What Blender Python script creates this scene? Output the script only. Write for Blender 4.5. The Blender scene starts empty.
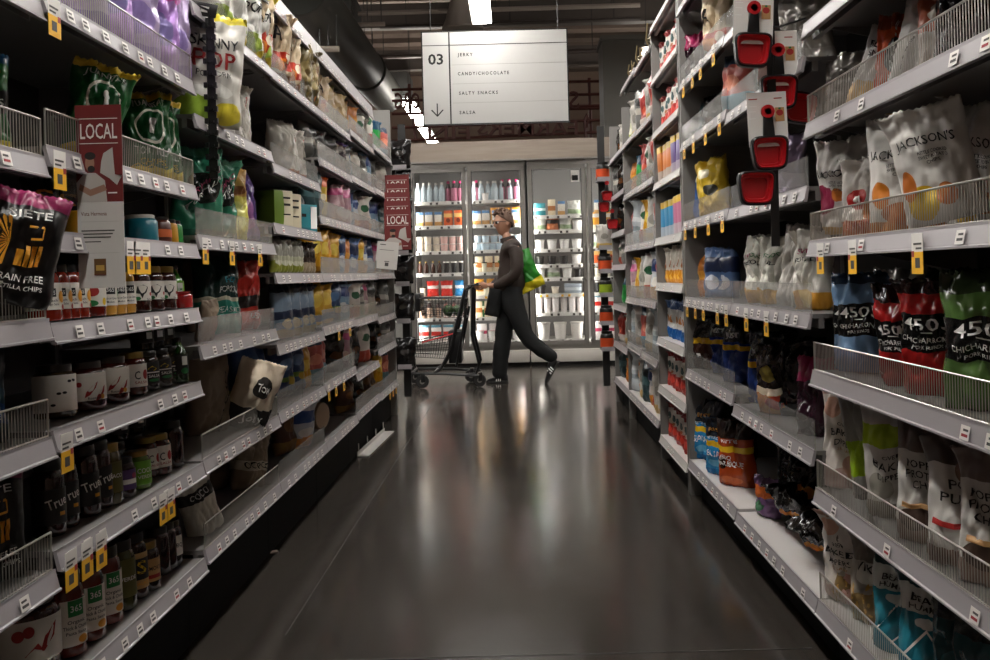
import bpy, bmesh, math, random
from mathutils import Vector, Matrix, noise
random.seed(7)
COL = bpy.context.scene.collection
PI = math.pi
LIGHT, EXPO = 36.0, 0.3
# ---------------------------------------------------------------- camera model (photo frame 990 x 660)
F, H, ROLL, VX, VY = 945.0, 1.09, math.radians(1.5), 515.0, 274.0
CR, SR = math.cos(ROLL), math.sin(ROLL)
AL, AR = 0.956, 0.82                      # distance of the shelf fronts from the camera's line

def W(px, py, Y):
    "world point at depth Y seen at pixel px, py"
    dx, dy = px - VX, VY - py
    return Vector(((dx*CR + dy*SR)*Y/F, Y, H + (-dx*SR + dy*CR)*Y/F))

def depth_of(px, X, Z):
    return (X*CR - (Z - H)*SR)*F/(px - VX)

# ---------------------------------------------------------------- mesh helpers
class MB:
    def __init__(s): s.v, s.f, s.uv, s.m = [], [], [], []
    def add(s, vs, fs, uvs=None, mi=0):
        o = len(s.v); s.v += [tuple(v) for v in vs]
        for k, f in enumerate(fs):
            s.f.append(tuple(i + o for i in f)); s.m.append(mi)
            s.uv.append([uvs[i] for i in f] if uvs else [(0, 0)]*len(f))
        return s
    def box(s, a, b, mi=0, M=None):
        x0, y0, z0 = [min(p, q) for p, q in zip(a, b)]; x1, y1, z1 = [max(p, q) for p, q in zip(a, b)]
        vs = [Vector(p) for p in ((x0,y0,z0),(x1,y0,z0),(x1,y1,z0),(x0,y1,z0),(x0,y0,z1),(x1,y0,z1),(x1,y1,z1),(x0,y1,z1))]
        uv = [((p.x-x0)/max(x1-x0,1e-6), (p.z-z0)/max(z1-z0,1e-6)) for p in vs]
        if M: vs = [M @ p for p in vs]
        return s.add(vs, [(0,3,2,1),(4,5,6,7),(0,1,5,4),(1,2,6,5),(2,3,7,6),(3,0,4,7)], uv, mi)
    def tube(s, pts, r, n=8, mi=0, cap=True):
        pts = [Vector(p) for p in pts]; rs = r if isinstance(r, (list, tuple)) else [r]*len(pts)
        o = len(s.v); up = None; fs = []; vs = []
        for i, p in enumerate(pts):
            t = (pts[min(i+1, len(pts)-1)] - pts[max(i-1, 0)]).normalized()
            if up is None: up = t.orthogonal().normalized()
            up = (up - t*up.dot(t)); up = up.normalized() if up.length > 1e-6 else t.orthogonal().normalized()
            w = t.cross(up)
            for k in range(n):
                a = 2*PI*k/n; vs.append(p + (up*math.cos(a) + w*math.sin(a))*rs[i])
        for i in range(len(pts)-1):
            for k in range(n):
                k2 = (k+1) % n; fs.append((i*n+k, i*n+k2, (i+1)*n+k2, (i+1)*n+k))
        if cap: fs += [tuple(range(n))[::-1], tuple(range((len(pts)-1)*n, len(pts)*n))]
        return s.add(vs, fs, None, mi)
    def lathe(s, prof, n=18, c=(0,0,0), mi=0, arc=(0, 2*PI), axis='z', uvv=None):
        full = abs(arc[1]-arc[0]-2*PI) < 1e-6; m = n if full else n+1
        vs, uv, fs = [], [], []
        for j, (r, z) in enumerate(prof):
            for k in range(m):
                a = arc[0] + (arc[1]-arc[0])*k/n; x, y = r*math.cos(a), r*math.sin(a)
                if axis == 'z': p = (c[0]+x, c[1]+y, c[2]+z)
                elif axis == 'y': p = (c[0]+x, c[1]+z, c[2]-y)
                else: p = (c[0]+z, c[1]+x, c[2]+y)
                vs.append(p); uv.append((k/n, uvv[j] if uvv else j/max(1, len(prof)-1)))
        for j in range(len(prof)-1):
            for k in range(n):
                k2 = (k+1) % m if full else k+1
                fs.append((j*m+k, j*m+k2, (j+1)*m+k2, (j+1)*m+k))
        if full:
            if prof[0][0] > 1e-5: fs.append(tuple(range(m))[::-1])
            if prof[-1][0] > 1e-5: fs.append(tuple(range((len(prof)-1)*m, len(prof)*m)))
        return s.add(vs, fs, uv, mi)
    def mesh(s, name, mats, smooth=False, bevel=0, angle=40):
        me = bpy.data.meshes.new(name); me.from_pydata(s.v, [], s.f)
        ul = me.uv_layers.new(name='UVMap')
        flat = [c for f in s.uv for uv in f for c in uv]
        ul.data.foreach_set('uv', flat)
        for m in (mats if isinstance(mats, (list, tuple)) else [mats]): me.materials.append(m)
        me.polygons.foreach_set('material_index', s.m)
        if bevel:
            bm = bmesh.new(); bm.from_mesh(me)
            bmesh.ops.bevel(bm, geom=bm.edges[:], offset=bevel, segments=2, affect='EDGES', profile=.5)
            bm.to_mesh(me); bm.free(); smooth = True
        if smooth:
            me.polygons.foreach_set('use_smooth', [True]*len(me.polygons))
            try: me.set_sharp_from_angle(angle=math.radians(angle))
            except Exception: pass
        me.update(); return me
    def obj(s, name, mats, parent=None, smooth=False, bevel=0, loc=None, rot=None, angle=40):
        return link(name, s.mesh(name, mats, smooth, bevel, angle), parent, loc, rot)

def link(name, me, parent=None, loc=None, rot=None):
    o = bpy.data.objects.new(name, me); COL.objects.link(o)
    if parent is not None: o.parent = parent
    if loc is not None: o.location = loc
    if rot is not None: o.rotation_euler = rot
    return o
def tag(o, label, cat, group=None, kind=None):
    
    if label: o['label'] = label
    if cat: o['category'] = cat
    if group: o['group'] = group
    if kind: o['kind'] = kind
    return o
def empty(name, loc=(0,0,0), rot=(0,0,0)):
    o = link(name, None, None, loc, rot); o.empty_display_size = .05; return o
def copy_tree(o, parent=None):
    c = o.copy(); COL.objects.link(c)
    if parent: c.parent = parent
    for ch in list(o.children): copy_tree(ch, c)
    return c
def struct(name, mb, mat, **k):
    o = mb.obj(name, mat, **k); o['kind'] = 'structure'; return o

# ---------------------------------------------------------------- materials
def lin(c):
    if isinstance(c, str): c = [int(c[i:i+2], 16)/255 for i in (0, 2, 4)]
    return tuple((x/12.92 if x <= .04045 else ((x+.055)/1.055)**2.4) for x in c) + (1,)
MC = {}
def plain(name, c, rough=.5, metal=0, coat=0, emit=0, spec=.5, bump=0, bscale=40, alpha=1):
    if name in MC: return MC[name]
    m = bpy.data.materials.new(name); m.use_nodes = True; nt = m.node_tree; b = nt.nodes['Principled BSDF']
    b.inputs['Base Color'].default_value = lin(c); b.inputs['Roughness'].default_value = rough
    b.inputs['Metallic'].default_value = metal; b.inputs['Coat Weight'].default_value = coat
    b.inputs['Specular IOR Level'].default_value = spec
    if emit: b.inputs['Emission Color'].default_value = lin(c); b.inputs['Emission Strength'].default_value = emit
    if bump:
        tc = nt.nodes.new('ShaderNodeTexCoord'); n = nt.nodes.new('ShaderNodeTexNoise'); bp = nt.nodes.new('ShaderNodeBump')
        n.inputs['Scale'].default_value = bscale; bp.inputs['Strength'].default_value = bump; bp.inputs['Distance'].default_value = .01
        nt.links.new(tc.outputs['Object'], n.inputs['Vector']); nt.links.new(n.outputs['Fac'], bp.inputs['Height']); nt.links.new(bp.outputs['Normal'], b.inputs['Normal'])
    MC[name] = m; return m

def printed(name, base, bands=(), blobs=(), rough=.36, bump=.25, wob=.012, speck=None, spec=.5, metal=0):
    """printed packaging: base colour; bands (v0,v1,colour); blobs (u,v,ru,rv,colour) ellipses; speck (scale,threshold,colour,v0,v1) pictured food"""
    if name in MC: return MC[name]
    m = bpy.data.materials.new(name); m.use_nodes = True; nt = m.node_tree; N, L = nt.nodes, nt.links; b = N['Principled BSDF']
    uv = N.new('ShaderNodeTexCoord'); sep = N.new('ShaderNodeSeparateXYZ'); L.new(uv.outputs['UV'], sep.inputs[0])
    nz = N.new('ShaderNodeTexNoise'); nz.inputs['Scale'].default_value = 5; L.new(uv.outputs['UV'], nz.inputs['Vector'])
    def math_(op, a, c=None, clamp=False):
        n = N.new('ShaderNodeMath'); n.operation = op; n.use_clamp = clamp
        for i, q in enumerate((a, c)):
            if q is None: continue
            if isinstance(q, (int, float)): n.inputs[i].default_value = q
            else: L.new(q, n.inputs[i])
        return n.outputs[0]
    wv = math_('MULTIPLY', math_('SUBTRACT', nz.outputs['Fac'], .5), wob*2)
    U = math_('ADD', sep.outputs['X'], wv); V = math_('ADD', sep.outputs['Y'], wv)
    col = None
    def mix(fac, c):
        nonlocal col
        n = N.new('ShaderNodeMix'); n.data_type = 'RGBA'; L.new(fac, n.inputs['Factor'])
        if col is None: n.inputs['A'].default_value = lin(base)
        else: L.new(col, n.inputs['A'])
        n.inputs['B'].default_value = lin(c); col = n.outputs['Result']
    for v0, v1, c in bands:
        mix(math_('MULTIPLY', math_('GREATER_THAN', V, v0), math_('LESS_THAN', V, v1)), c)
    for u, v, ru, rv, c in blobs:
        a = math_('POWER', math_('DIVIDE', math_('SUBTRACT', U, u), ru), 2); d = math_('POWER', math_('DIVIDE', math_('SUBTRACT', V, v), rv), 2)
        mix(math_('LESS_THAN', math_('ADD', a, d), 1), c)
    if speck:
        sc, th, c, v0, v1 = speck
        vo = N.new('ShaderNodeTexNoise'); vo.inputs['Scale'].default_value = sc; L.new(uv.outputs['UV'], vo.inputs['Vector'])
        k = math_('GREATER_THAN', vo.outputs['Fac'], th)
        k = math_('MULTIPLY', k, math_('MULTIPLY', math_('GREATER_THAN', V, v0), math_('LESS_THAN', V, v1))); mix(k, c)
    if col is None: b.inputs['Base Color'].default_value = lin(base)
    else: L.new(col, b.inputs['Base Color'])
    b.inputs['Roughness'].default_value = rough; b.inputs['Specular IOR Level'].default_value = spec; b.inputs['Metallic'].default_value = metal
    if bump:
        oc = N.new('ShaderNodeTexNoise'); oc.noise_type = 'RIDGED_MULTIFRACTAL'; oc.inputs['Scale'].default_value = 11; oc.inputs['Detail'].default_value = 2
        L.new(uv.outputs['Object'], oc.inputs['Vector'])
        bp = N.new('ShaderNodeBump'); bp.inputs['Strength'].default_value = bump*1.6; bp.inputs['Distance'].default_value = .012
        L.new(oc.outputs['Fac'], bp.inputs['Height']); L.new(bp.outputs['Normal'], b.inputs['Normal'])
    MC[name] = m; return m

def clear(name, c, trans=.6, rough=.12, diff=.2):
    if name in MC: return MC[name]
    m = bpy.data.materials.new(name); m.use_nodes = True; nt = m.node_tree; N, L = nt.nodes, nt.links
    N.remove(N['Principled BSDF']); out = N['Material Output']
    t = N.new('ShaderNodeBsdfTransparent'); t.inputs[0].default_value = (.95, .95, .95, 1)
    d = N.new('ShaderNodeBsdfDiffuse'); d.inputs[0].default_value = lin(c)
    g = N.new('ShaderNodeBsdfGlossy'); g.inputs[0].default_value = (.8, .8, .8, 1); g.inputs[1].default_value = rough
    m1 = N.new('ShaderNodeMixShader'); m1.inputs[0].default_value = diff/(max(1e-3, 1-trans))
    L.new(g.outputs[0], m1.inputs[1]); L.new(d.outputs[0], m1.inputs[2])
    m2 = N.new('ShaderNodeMixShader'); m2.inputs[0].default_value = 1-trans
    L.new(t.outputs[0], m2.inputs[1]); L.new(m1.outputs[0], m2.inputs[2]); L.new(m2.outputs[0], out.inputs[0])
    MC[name] = m; return m

def wood(name, a, c, scale=3):
    m = bpy.data.materials.new(name); m.use_nodes = True; nt = m.node_tree; N, L = nt.nodes, nt.links; b = N['Principled BSDF']
    tc = N.new('ShaderNodeTexCoord'); mp = N.new('ShaderNodeMapping'); mp.inputs['Scale'].default_value = (scale*.35, scale, scale*4)
    n = N.new('ShaderNodeTexNoise'); n.inputs['Scale'].default_value = 2.5; n.inputs['Detail'].default_value = 6
    r = N.new('ShaderNodeMix'); r.data_type = 'RGBA'; r.inputs['A'].default_value = lin(a); r.inputs['B'].default_value = lin(c)
    L.new(tc.outputs['Object'], mp.inputs[0]); L.new(mp.outputs[0], n.inputs['Vector']); L.new(n.outputs['Fac'], r.inputs['Factor']); L.new(r.outputs['Result'], b.inputs['Base Color'])
    b.inputs['Roughness'].default_value = .55; return m

def concrete():
    m = bpy.data.materials.new('polished_concrete'); m.use_nodes = True; nt = m.node_tree; N, L = nt.nodes, nt.links; b = N['Principled BSDF']
    tc = N.new('ShaderNodeTexCoord')
    n1 = N.new('ShaderNodeTexNoise'); n1.inputs['Scale'].default_value = 1.6; n1.inputs['Detail'].default_value = 8; n1.inputs['Roughness'].default_value = .65
    n2 = N.new('ShaderNodeTexNoise'); n2.inputs['Scale'].default_value = 260; n2.inputs['Detail'].default_value = 2
    L.new(tc.outputs['Object'], n1.inputs['Vector']); L.new(tc.outputs['Object'], n2.inputs['Vector'])
    r = N.new('ShaderNodeMix'); r.data_type = 'RGBA'; r.inputs['A'].default_value = lin('24211f'); r.inputs['B'].default_value = lin('3d3833')
    L.new(n1.outputs['Fac'], r.inputs['Factor'])
    r2 = N.new('ShaderNodeMix'); r2.data_type = 'RGBA'; r2.inputs['B'].default_value = lin('4a453f')
    mt = N.new('ShaderNodeMath'); mt.operation = 'MULTIPLY_ADD'; mt.inputs[1].default_value = 3.0; mt.inputs[2].default_value = -1.75; mt.use_clamp = True
    L.new(n2.outputs['Fac'], mt.inputs[0]); L.new(mt.outputs[0], r2.inputs['Factor']); L.new(r.outputs['Result'], r2.inputs['A']); L.new(r2.outputs['Result'], b.inputs['Base Color'])
    ro = N.new('ShaderNodeMapRange'); ro.inputs['To Min'].default_value = .10; ro.inputs['To Max'].default_value = .22
    L.new(n1.outputs['Fac'], ro.inputs['Value']); L.new(ro.outputs[0], b.inputs['Roughness'])
    wv = N.new('ShaderNodeTexNoise'); wv.inputs['Scale'].default_value = 7; mp = N.new('ShaderNodeMapping'); mp.inputs['Scale'].default_value = (1, .5, 1)
    L.new(tc.outputs['Object'], mp.inputs[0]); L.new(mp.outputs[0], wv.inputs['Vector'])
    bp = N.new('ShaderNodeBump'); bp.inputs['Strength'].default_value = .06; bp.inputs['Distance'].default_value = .02
    L.new(wv.outputs['Fac'], bp.inputs['Height']); L.new(bp.outputs['Normal'], b.inputs['Normal'])
    b.inputs['Specular IOR Level'].default_value = .6
    return m

RAIL = plain('shelf_rail_grey', '9b9698', .38); DECK = plain('shelf_metal', '6c6967', .45); DECKW = plain('pale_shelf_metal', 'bdb9b6', .4)
PANEL = plain('gondola_panel_grey', '6f6c68', .5); PANELB = plain('back_panel_grey', '2b2827', .7); KICK = plain('black_kick_plate', '080808', .8, spec=.15)
WIRE = plain('chromed_wire', 'b8b4ac', .3, metal=.7); ACR = clear('clear_acrylic', 'a8a6a2', .5, .2, .34); ACRN = clear('clear_acrylic_thin', 'a8a6a2', .72, .12, .17)
WHITE = plain('white_card', 'e6e2dc', .6); YEL = plain('yellow_tag', 'f2b61c', .55); BLK = plain('black_print', '0e0d0d', .5); INK = plain('grey_ink', '4a4644', .6)
BLKP = plain('black_plastic', '101010', .35); REDP = plain('red_silicone', 'b8141c', .42); CHROME = plain('chrome', 'c8c8c8', .2, metal=1)
CREAMT = plain('cream_print', 'e8e0d0', .5); ORT = plain('orange_print', 'e09a28', .45); REDT = plain('red_print', 'a3231f', .5); WHT = plain('white_print', 'f2f0ec', .45)
GLASS = clear('door_glass', 'c0c0c0', .93, .02, .01)
TAGRED = plain('red_tag_ink', '9c2a30', .6)

# ---------------------------------------------------------------- text as flat 2-D triangles
TXC = {}
def text2d(body):
    if body in TXC: return TXC[body]
    cu = bpy.data.curves.new('glyphs', 'FONT'); cu.body = body.lstrip('*_'); cu.size = 1; cu.resolution_u = 2; cu.align_x = 'CENTER'; cu.align_y = 'CENTER'; cu.offset = .022 if body[0] in '*_' else .008; cu.space_character = 1.45 if body[0] == '_' else 1
    o = bpy.data.objects.new('glyphs', cu); COL.objects.link(o)
    dg = bpy.context.evaluated_depsgraph_get(); me = bpy.data.meshes.new_from_object(o.evaluated_get(dg))
    bm = bmesh.new(); bm.from_mesh(me); bmesh.ops.triangulate(bm, faces=bm.faces[:])
    for _ in range(2):
        es = [e for e in bm.edges if e.calc_length() > .35]
        if es: bmesh.ops.subdivide_edges(bm, edges=es, cuts=1); bmesh.ops.triangulate(bm, faces=bm.faces[:])
    vs = [(v.co.x, v.co.y) for v in bm.verts]; bm.verts.index_update(); fs = [tuple(v.index for v in f.verts) for f in bm.faces]
    bm.free(); bpy.data.objects.remove(o); bpy.data.curves.remove(cu); bpy.data.meshes.remove(me)
    xs = [v[0] for v in vs]; wd = (max(xs)-min(xs)) or 1
    TXC[body] = (vs, fs, wd); return TXC[body]

def shapes2d(kind, *a):
    "simple 2-D print shapes as verts, faces"
    if kind == 'rect':
        x0, y0, x1, y1 = a; n = 5; vs = [(x0+(x1-x0)*i/n, y0+(y1-y0)*j/n) for j in range(n+1) for i in range(n+1)]
        return vs, [(j*(n+1)+i, j*(n+1)+i+1, (j+1)*(n+1)+i+1, (j+1)*(n+1)+i) for j in range(n) for i in range(n)]
    if kind == 'disc':
        x, y, rx, ry = a; n = 20; vs = [(x, y)] + [(x+rx*q*math.cos(2*PI*k/n), y+ry*q*math.sin(2*PI*k/n)) for q in (.5, 1) for k in range(n)]
        return vs, [(0, 1+k, 1+(k+1) % n) for k in range(n)] + [(1+k, 1+n+k, 1+n+(k+1) % n, 1+(k+1) % n) for k in range(n)]
    if kind == 'poly':
        pts = list(a[0]); return pts, [tuple(range(len(pts)))]
    if kind == 'line':
        x0, y0, x1, y1, w = a; dx, dy = x1-x0, y1-y0; l = math.hypot(dx, dy); nx, ny = -dy/l*w/2, dx/l*w/2
        return [(x0+nx, y0+ny), (x0-nx, y0-ny), (x1-nx, y1-ny), (x1+nx, y1+ny)], [(0, 1, 2, 3)]

def prints(mb, fmap, items, off=.0016):
    """items: (mat_index, kind, args...) ; fmap(x,y)->(point, normal) maps print plane (metres or uv) to the surface"""
    for ix, it in enumerate(items):
        mi, kind = it[0], it[1]; lift = off*(1+.15*ix)
        if kind == 'text':
            _, _, body, x, y, hgt, wmax = it[:7]; rot = it[7] if len(it) > 7 else 0
            vs, fs, wd = text2d(body); sx = wmax/wd; sy = hgt/.72
            c, s_ = math.cos(rot), math.sin(rot)
            pv = [(x + p*sx*c - q*sy*s_, y + p*sx*s_ + q*sy*c) for p, q in vs]; lift = off*(1.4+.15*ix)
        else:
            pv, fs = shapes2d(kind, *it[2:])
            if len(it) and isinstance(it[-1], str) and it[-1] == 'up': lift = off*1.6
        out = []
        for p in pv:
            P, nrm = fmap(*p); out.append(P + nrm*lift)
        mb.add(out, fs, None, mi)

# ---------------------------------------------------------------- bags, jars, bottles, boxes
def bag_surface(w, h, t, seed, crumple=.010, flop=0, stand=.55, pinch=.08):
    def S(u, v, side):
        v = min(1, max(0, v)); u = max(-1, min(1, u)); au = abs(u); e = (1-au**2.4)**.6
        p = (stand + (1-stand)*min(1, v/.16)**.7)*min(1, max(0, (1-v)/.26))**.75
        y = -side*t/2*e*p
        x = u*w/2*(1 - pinch*math.sin(PI*min(1, v*1.02)) - (.05 if v < .04 else 0))
        z = h*v
        cr = 0
        for k_, (fu, fv, wt) in enumerate(((1.1, 1.7, 1.0), (2.1, 3.1, .6), (3.9, 5.3, .35))):
            q_ = abs(noise.noise(Vector((u*fu+seed*5.1+k_*9, v*fv+side*2.2, seed*1.7+k_)))); cr += wt*max(0, 1-q_/.11)
        a = noise.noise(Vector((u*1.5+seed*3.7, v*2.4, seed*7.1+side*.8)))
        b = noise.noise(Vector((u*3.8-seed, v*5.2, seed*2.3-side*1.7)))
        rid = (1-abs(a)*2.6)*.6 + (1-abs(b)*2.6)*.4
        y += side*crumple*(rid-.4)*(e*.8+.2)*min(1, (1-v)/.1+.25)
        y += side*crumple*.95*cr*(e*.7+.3)
        x += crumple*.5*noise.noise(Vector((v*4+seed, u, 3.3)))
        z += crumple*.6*noise.noise(Vector((u*2.2, seed*1.9, v*2)))*(v > .02)
        if v > .7: y += .010*(v-.7)/.3*math.sin(u*9+seed*2)*(1-au*.4)
        if v > .72: y -= flop*((v-.72)/.28)**2*h*.4; z -= abs(flop)*((v-.72)/.28)**2*h*.16
        return Vector((x, y, max(0, z)))
    return S

def bag_mesh(name, S, mat, nu=14, nv=18):
    mb = MB(); vs, uv, fs = [], [], []
    for side in (1, -1):
        for j in range(nv+1):
            for i in range(nu+1):
                u = -1+2*i/nu; v = j/nv; q = S(u, v, side)
                if i in (0, nu): q2 = S(u, v, 1); r2 = S(u, v, -1); q = (q2+r2)/2
                if j == nv: q = (S(u, v, 1)+S(u, v, -1))/2 + Vector((0, 0, .004*((i % 2))))
                vs.append(q); uv.append((i/nu, v))
        o = 0 if side == 1 else (nu+1)*(nv+1)
        for j in range(nv):
            for i in range(nu):
                a, b, c, d = o+j*(nu+1)+i, o+j*(nu+1)+i+1, o+(j+1)*(nu+1)+i+1, o+(j+1)*(nu+1)+i
                fs.append((a, b, c, d) if side == 1 else (d, c, b, a))
    n1 = (nu+1)*(nv+1)
    for i in range(nu): fs.append((i+1, i, n1+i, n1+i+1))
    mb.add(vs, fs, uv); me = mb.mesh(name, mat)
    bm = bmesh.new(); bm.from_mesh(me); bmesh.ops.remove_doubles(bm, verts=bm.verts[:], dist=1e-5); bm.to_mesh(me); bm.free()
    me.polygons.foreach_set('use_smooth', [True]*len(me.polygons)); return me

PR = {}
PMAT = [BLK, WHT, ORT, REDT, plain('lime_print', 'a5c41a', .45), plain('yellow_print', 'e9c21e', .45), plain('tan_print', 'b98e5c', .5), plain('pink_print', 'a8305e', .45),
        plain('green_print', '1f7a3c', .45), plain('teal_print', '2f97a8', .45)]
SKU = {}
def sku(key, kind, dims, mat, noun, look, cat, pr=None, hi=False, **kw): SKU[key] = dict(kind=kind, dims=dims, mat=mat, noun=noun, look=look, cat=cat, pr=pr, hi=hi, **kw)

def proto(key, var=0):
    k = (key, var)
    if k in PR: return PR[k]
    s = SKU[key]; kind = s['kind']; parts = []
    if kind == 'bag':
        w, h, t = s['dims']; S = bag_surface(w, h, t, 1.3*var + (hash_(key) % 97)*.31, s.get('crumple', .011 if s['hi'] else .008), s.get('flop', [0, .35, -.3][var % 3]))
        me = bag_mesh(s['noun'], S, s['mat'], *((26, 34) if s['hi'] else (12, 16)))
        parts = [(None, me)]
        if s['pr'] and s['hi']:
            def fm(x, y, S=S): return S(x, y, 1), Vector((0, -1, 0.1))
            mb = MB(); prints(mb, fm, s['pr'], .0035); parts.append(('printed_label', mb.mesh('printed_label', PMAT)))
    elif kind in ('jar', 'bottle'):
        r, h, lidmat, labmat, v0, v1 = s['dims']
        if kind == 'jar': prof = [(r*.86, 0), (r*.97, h*.02), (r, h*.06), (r, h*.74), (r*.93, h*.82), (r*.80, h*.86)]; lr = r*.84; l0 = h*.85
        else:
            nk = s.get('neck', .42); prof = [(r*.85, 0), (r*.97, h*.015), (r, h*.04), (r, h*.58), (r*.9, h*.68), (r*nk*1.25, h*.80), (r*nk, h*.86), (r*nk, h*.91)]; lr = r*nk*1.15; l0 = h*.90
        parts.append(('glass_jar' if kind == 'jar' else 'bottle_body', MB().lathe(prof, 20).mesh('body', s['mat'], True)))
        parts.append(('lid' if kind == 'jar' else 'cap', MB().lathe([(lr*.97, l0), (lr, l0+h*.01), (lr, h*.985), (lr*.95, h)], 18).mesh('lid', lidmat, True)))
        if labmat:
            a0, a1 = -PI/2-1.9, -PI/2+1.9
            mb = MB().lathe([(r+.0012, h*v0), (r+.0012, h*v1)], 20, arc=(a0, a1), mi=0)
            if s['pr']:
                def fm(x, y, r=r):   # x arc metres, y height metres
                    a = -PI/2 + x/r; return Vector(((r+.0012)*math.cos(a), (r+.0012)*math.sin(a), y)), Vector((math.cos(a), math.sin(a), 0))
                prints(mb, fm, [(it[0]+1,)+tuple(it[1:]) for it in s['pr']], .0008)
            parts.append(('paper_label', mb.mesh('paper_label', [labmat]+PMAT, True)))
    elif kind == 'box':
        w, h, t = s['dims']; me = MB().box((-w/2, -t/2, 0), (w/2, t/2, h)).mesh(s['noun'], s['mat'], bevel=.002)
        parts = [(None, me)]
        if s['pr']:
            def fm(x, y, t=t): return Vector((x, -t/2, y)), Vector((0, -1, 0))
            mb = MB(); prints(mb, fm, s['pr'], .0012); parts.append(('printed_label', mb.mesh('printed_label', PMAT)))
    elif kind == 'tub':
        r, h, lidmat = s['dims']
        parts.append((None, MB().lathe([(r*.82, 0), (r*.98, h*.88), (r*1.03, h*.89), (r*1.03, h*.97), (r*.98, h)], 14, mi=0).mesh(s['noun'], s['mat'], True)))
        parts.append(('lid', MB().lathe([(r*1.05, h*.90), (r*1.05, h*.99), (r*.99, h*1.01)], 14).mesh('lid', lidmat, True)))
    elif kind == 'small_bottle':
        r, h, capmat = s['dims']
        parts.append((None, MB().lathe([(r*.9, 0), (r, h*.04), (r, h*.6), (r*.5, h*.82), (r*.42, h*.9)], 12).mesh(s['noun'], s['mat'], True)))
        parts.append(('cap', MB().lathe([(r*.5, h*.88), (r*.5, h*.99), (r*.4, h)], 10).mesh('cap', capmat, True)))
    PR[k] = parts; return parts

def hash_(s):
    x = 7
    for c in s: x = (x*31 + ord(c)) % 100003
    return x

MASTER = {}
def put(key, loc, rot, label, group=None, var=0, scale=1):
    "the first of a kind is built, later ones copy the thing and each of its parts"
    s = SKU[key]; mk = (key, var)
    if mk in MASTER: root = copy_tree(MASTER[mk])
    else:
        parts = proto(key, var)
        if parts[0][0] is None: root = link(s['noun'], parts[0][1]); rest = parts[1:]
        else: root = empty(s['noun']); rest = parts
        for n, me in rest: link(n, me, root)
        MASTER[mk] = root
    root.location = loc; root.rotation_euler = rot; root.scale = scale if isinstance(scale, tuple) else (scale,)*3
    if 'group' in root: del root['group']
    tag(root, label, s['cat'], group); return root

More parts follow.
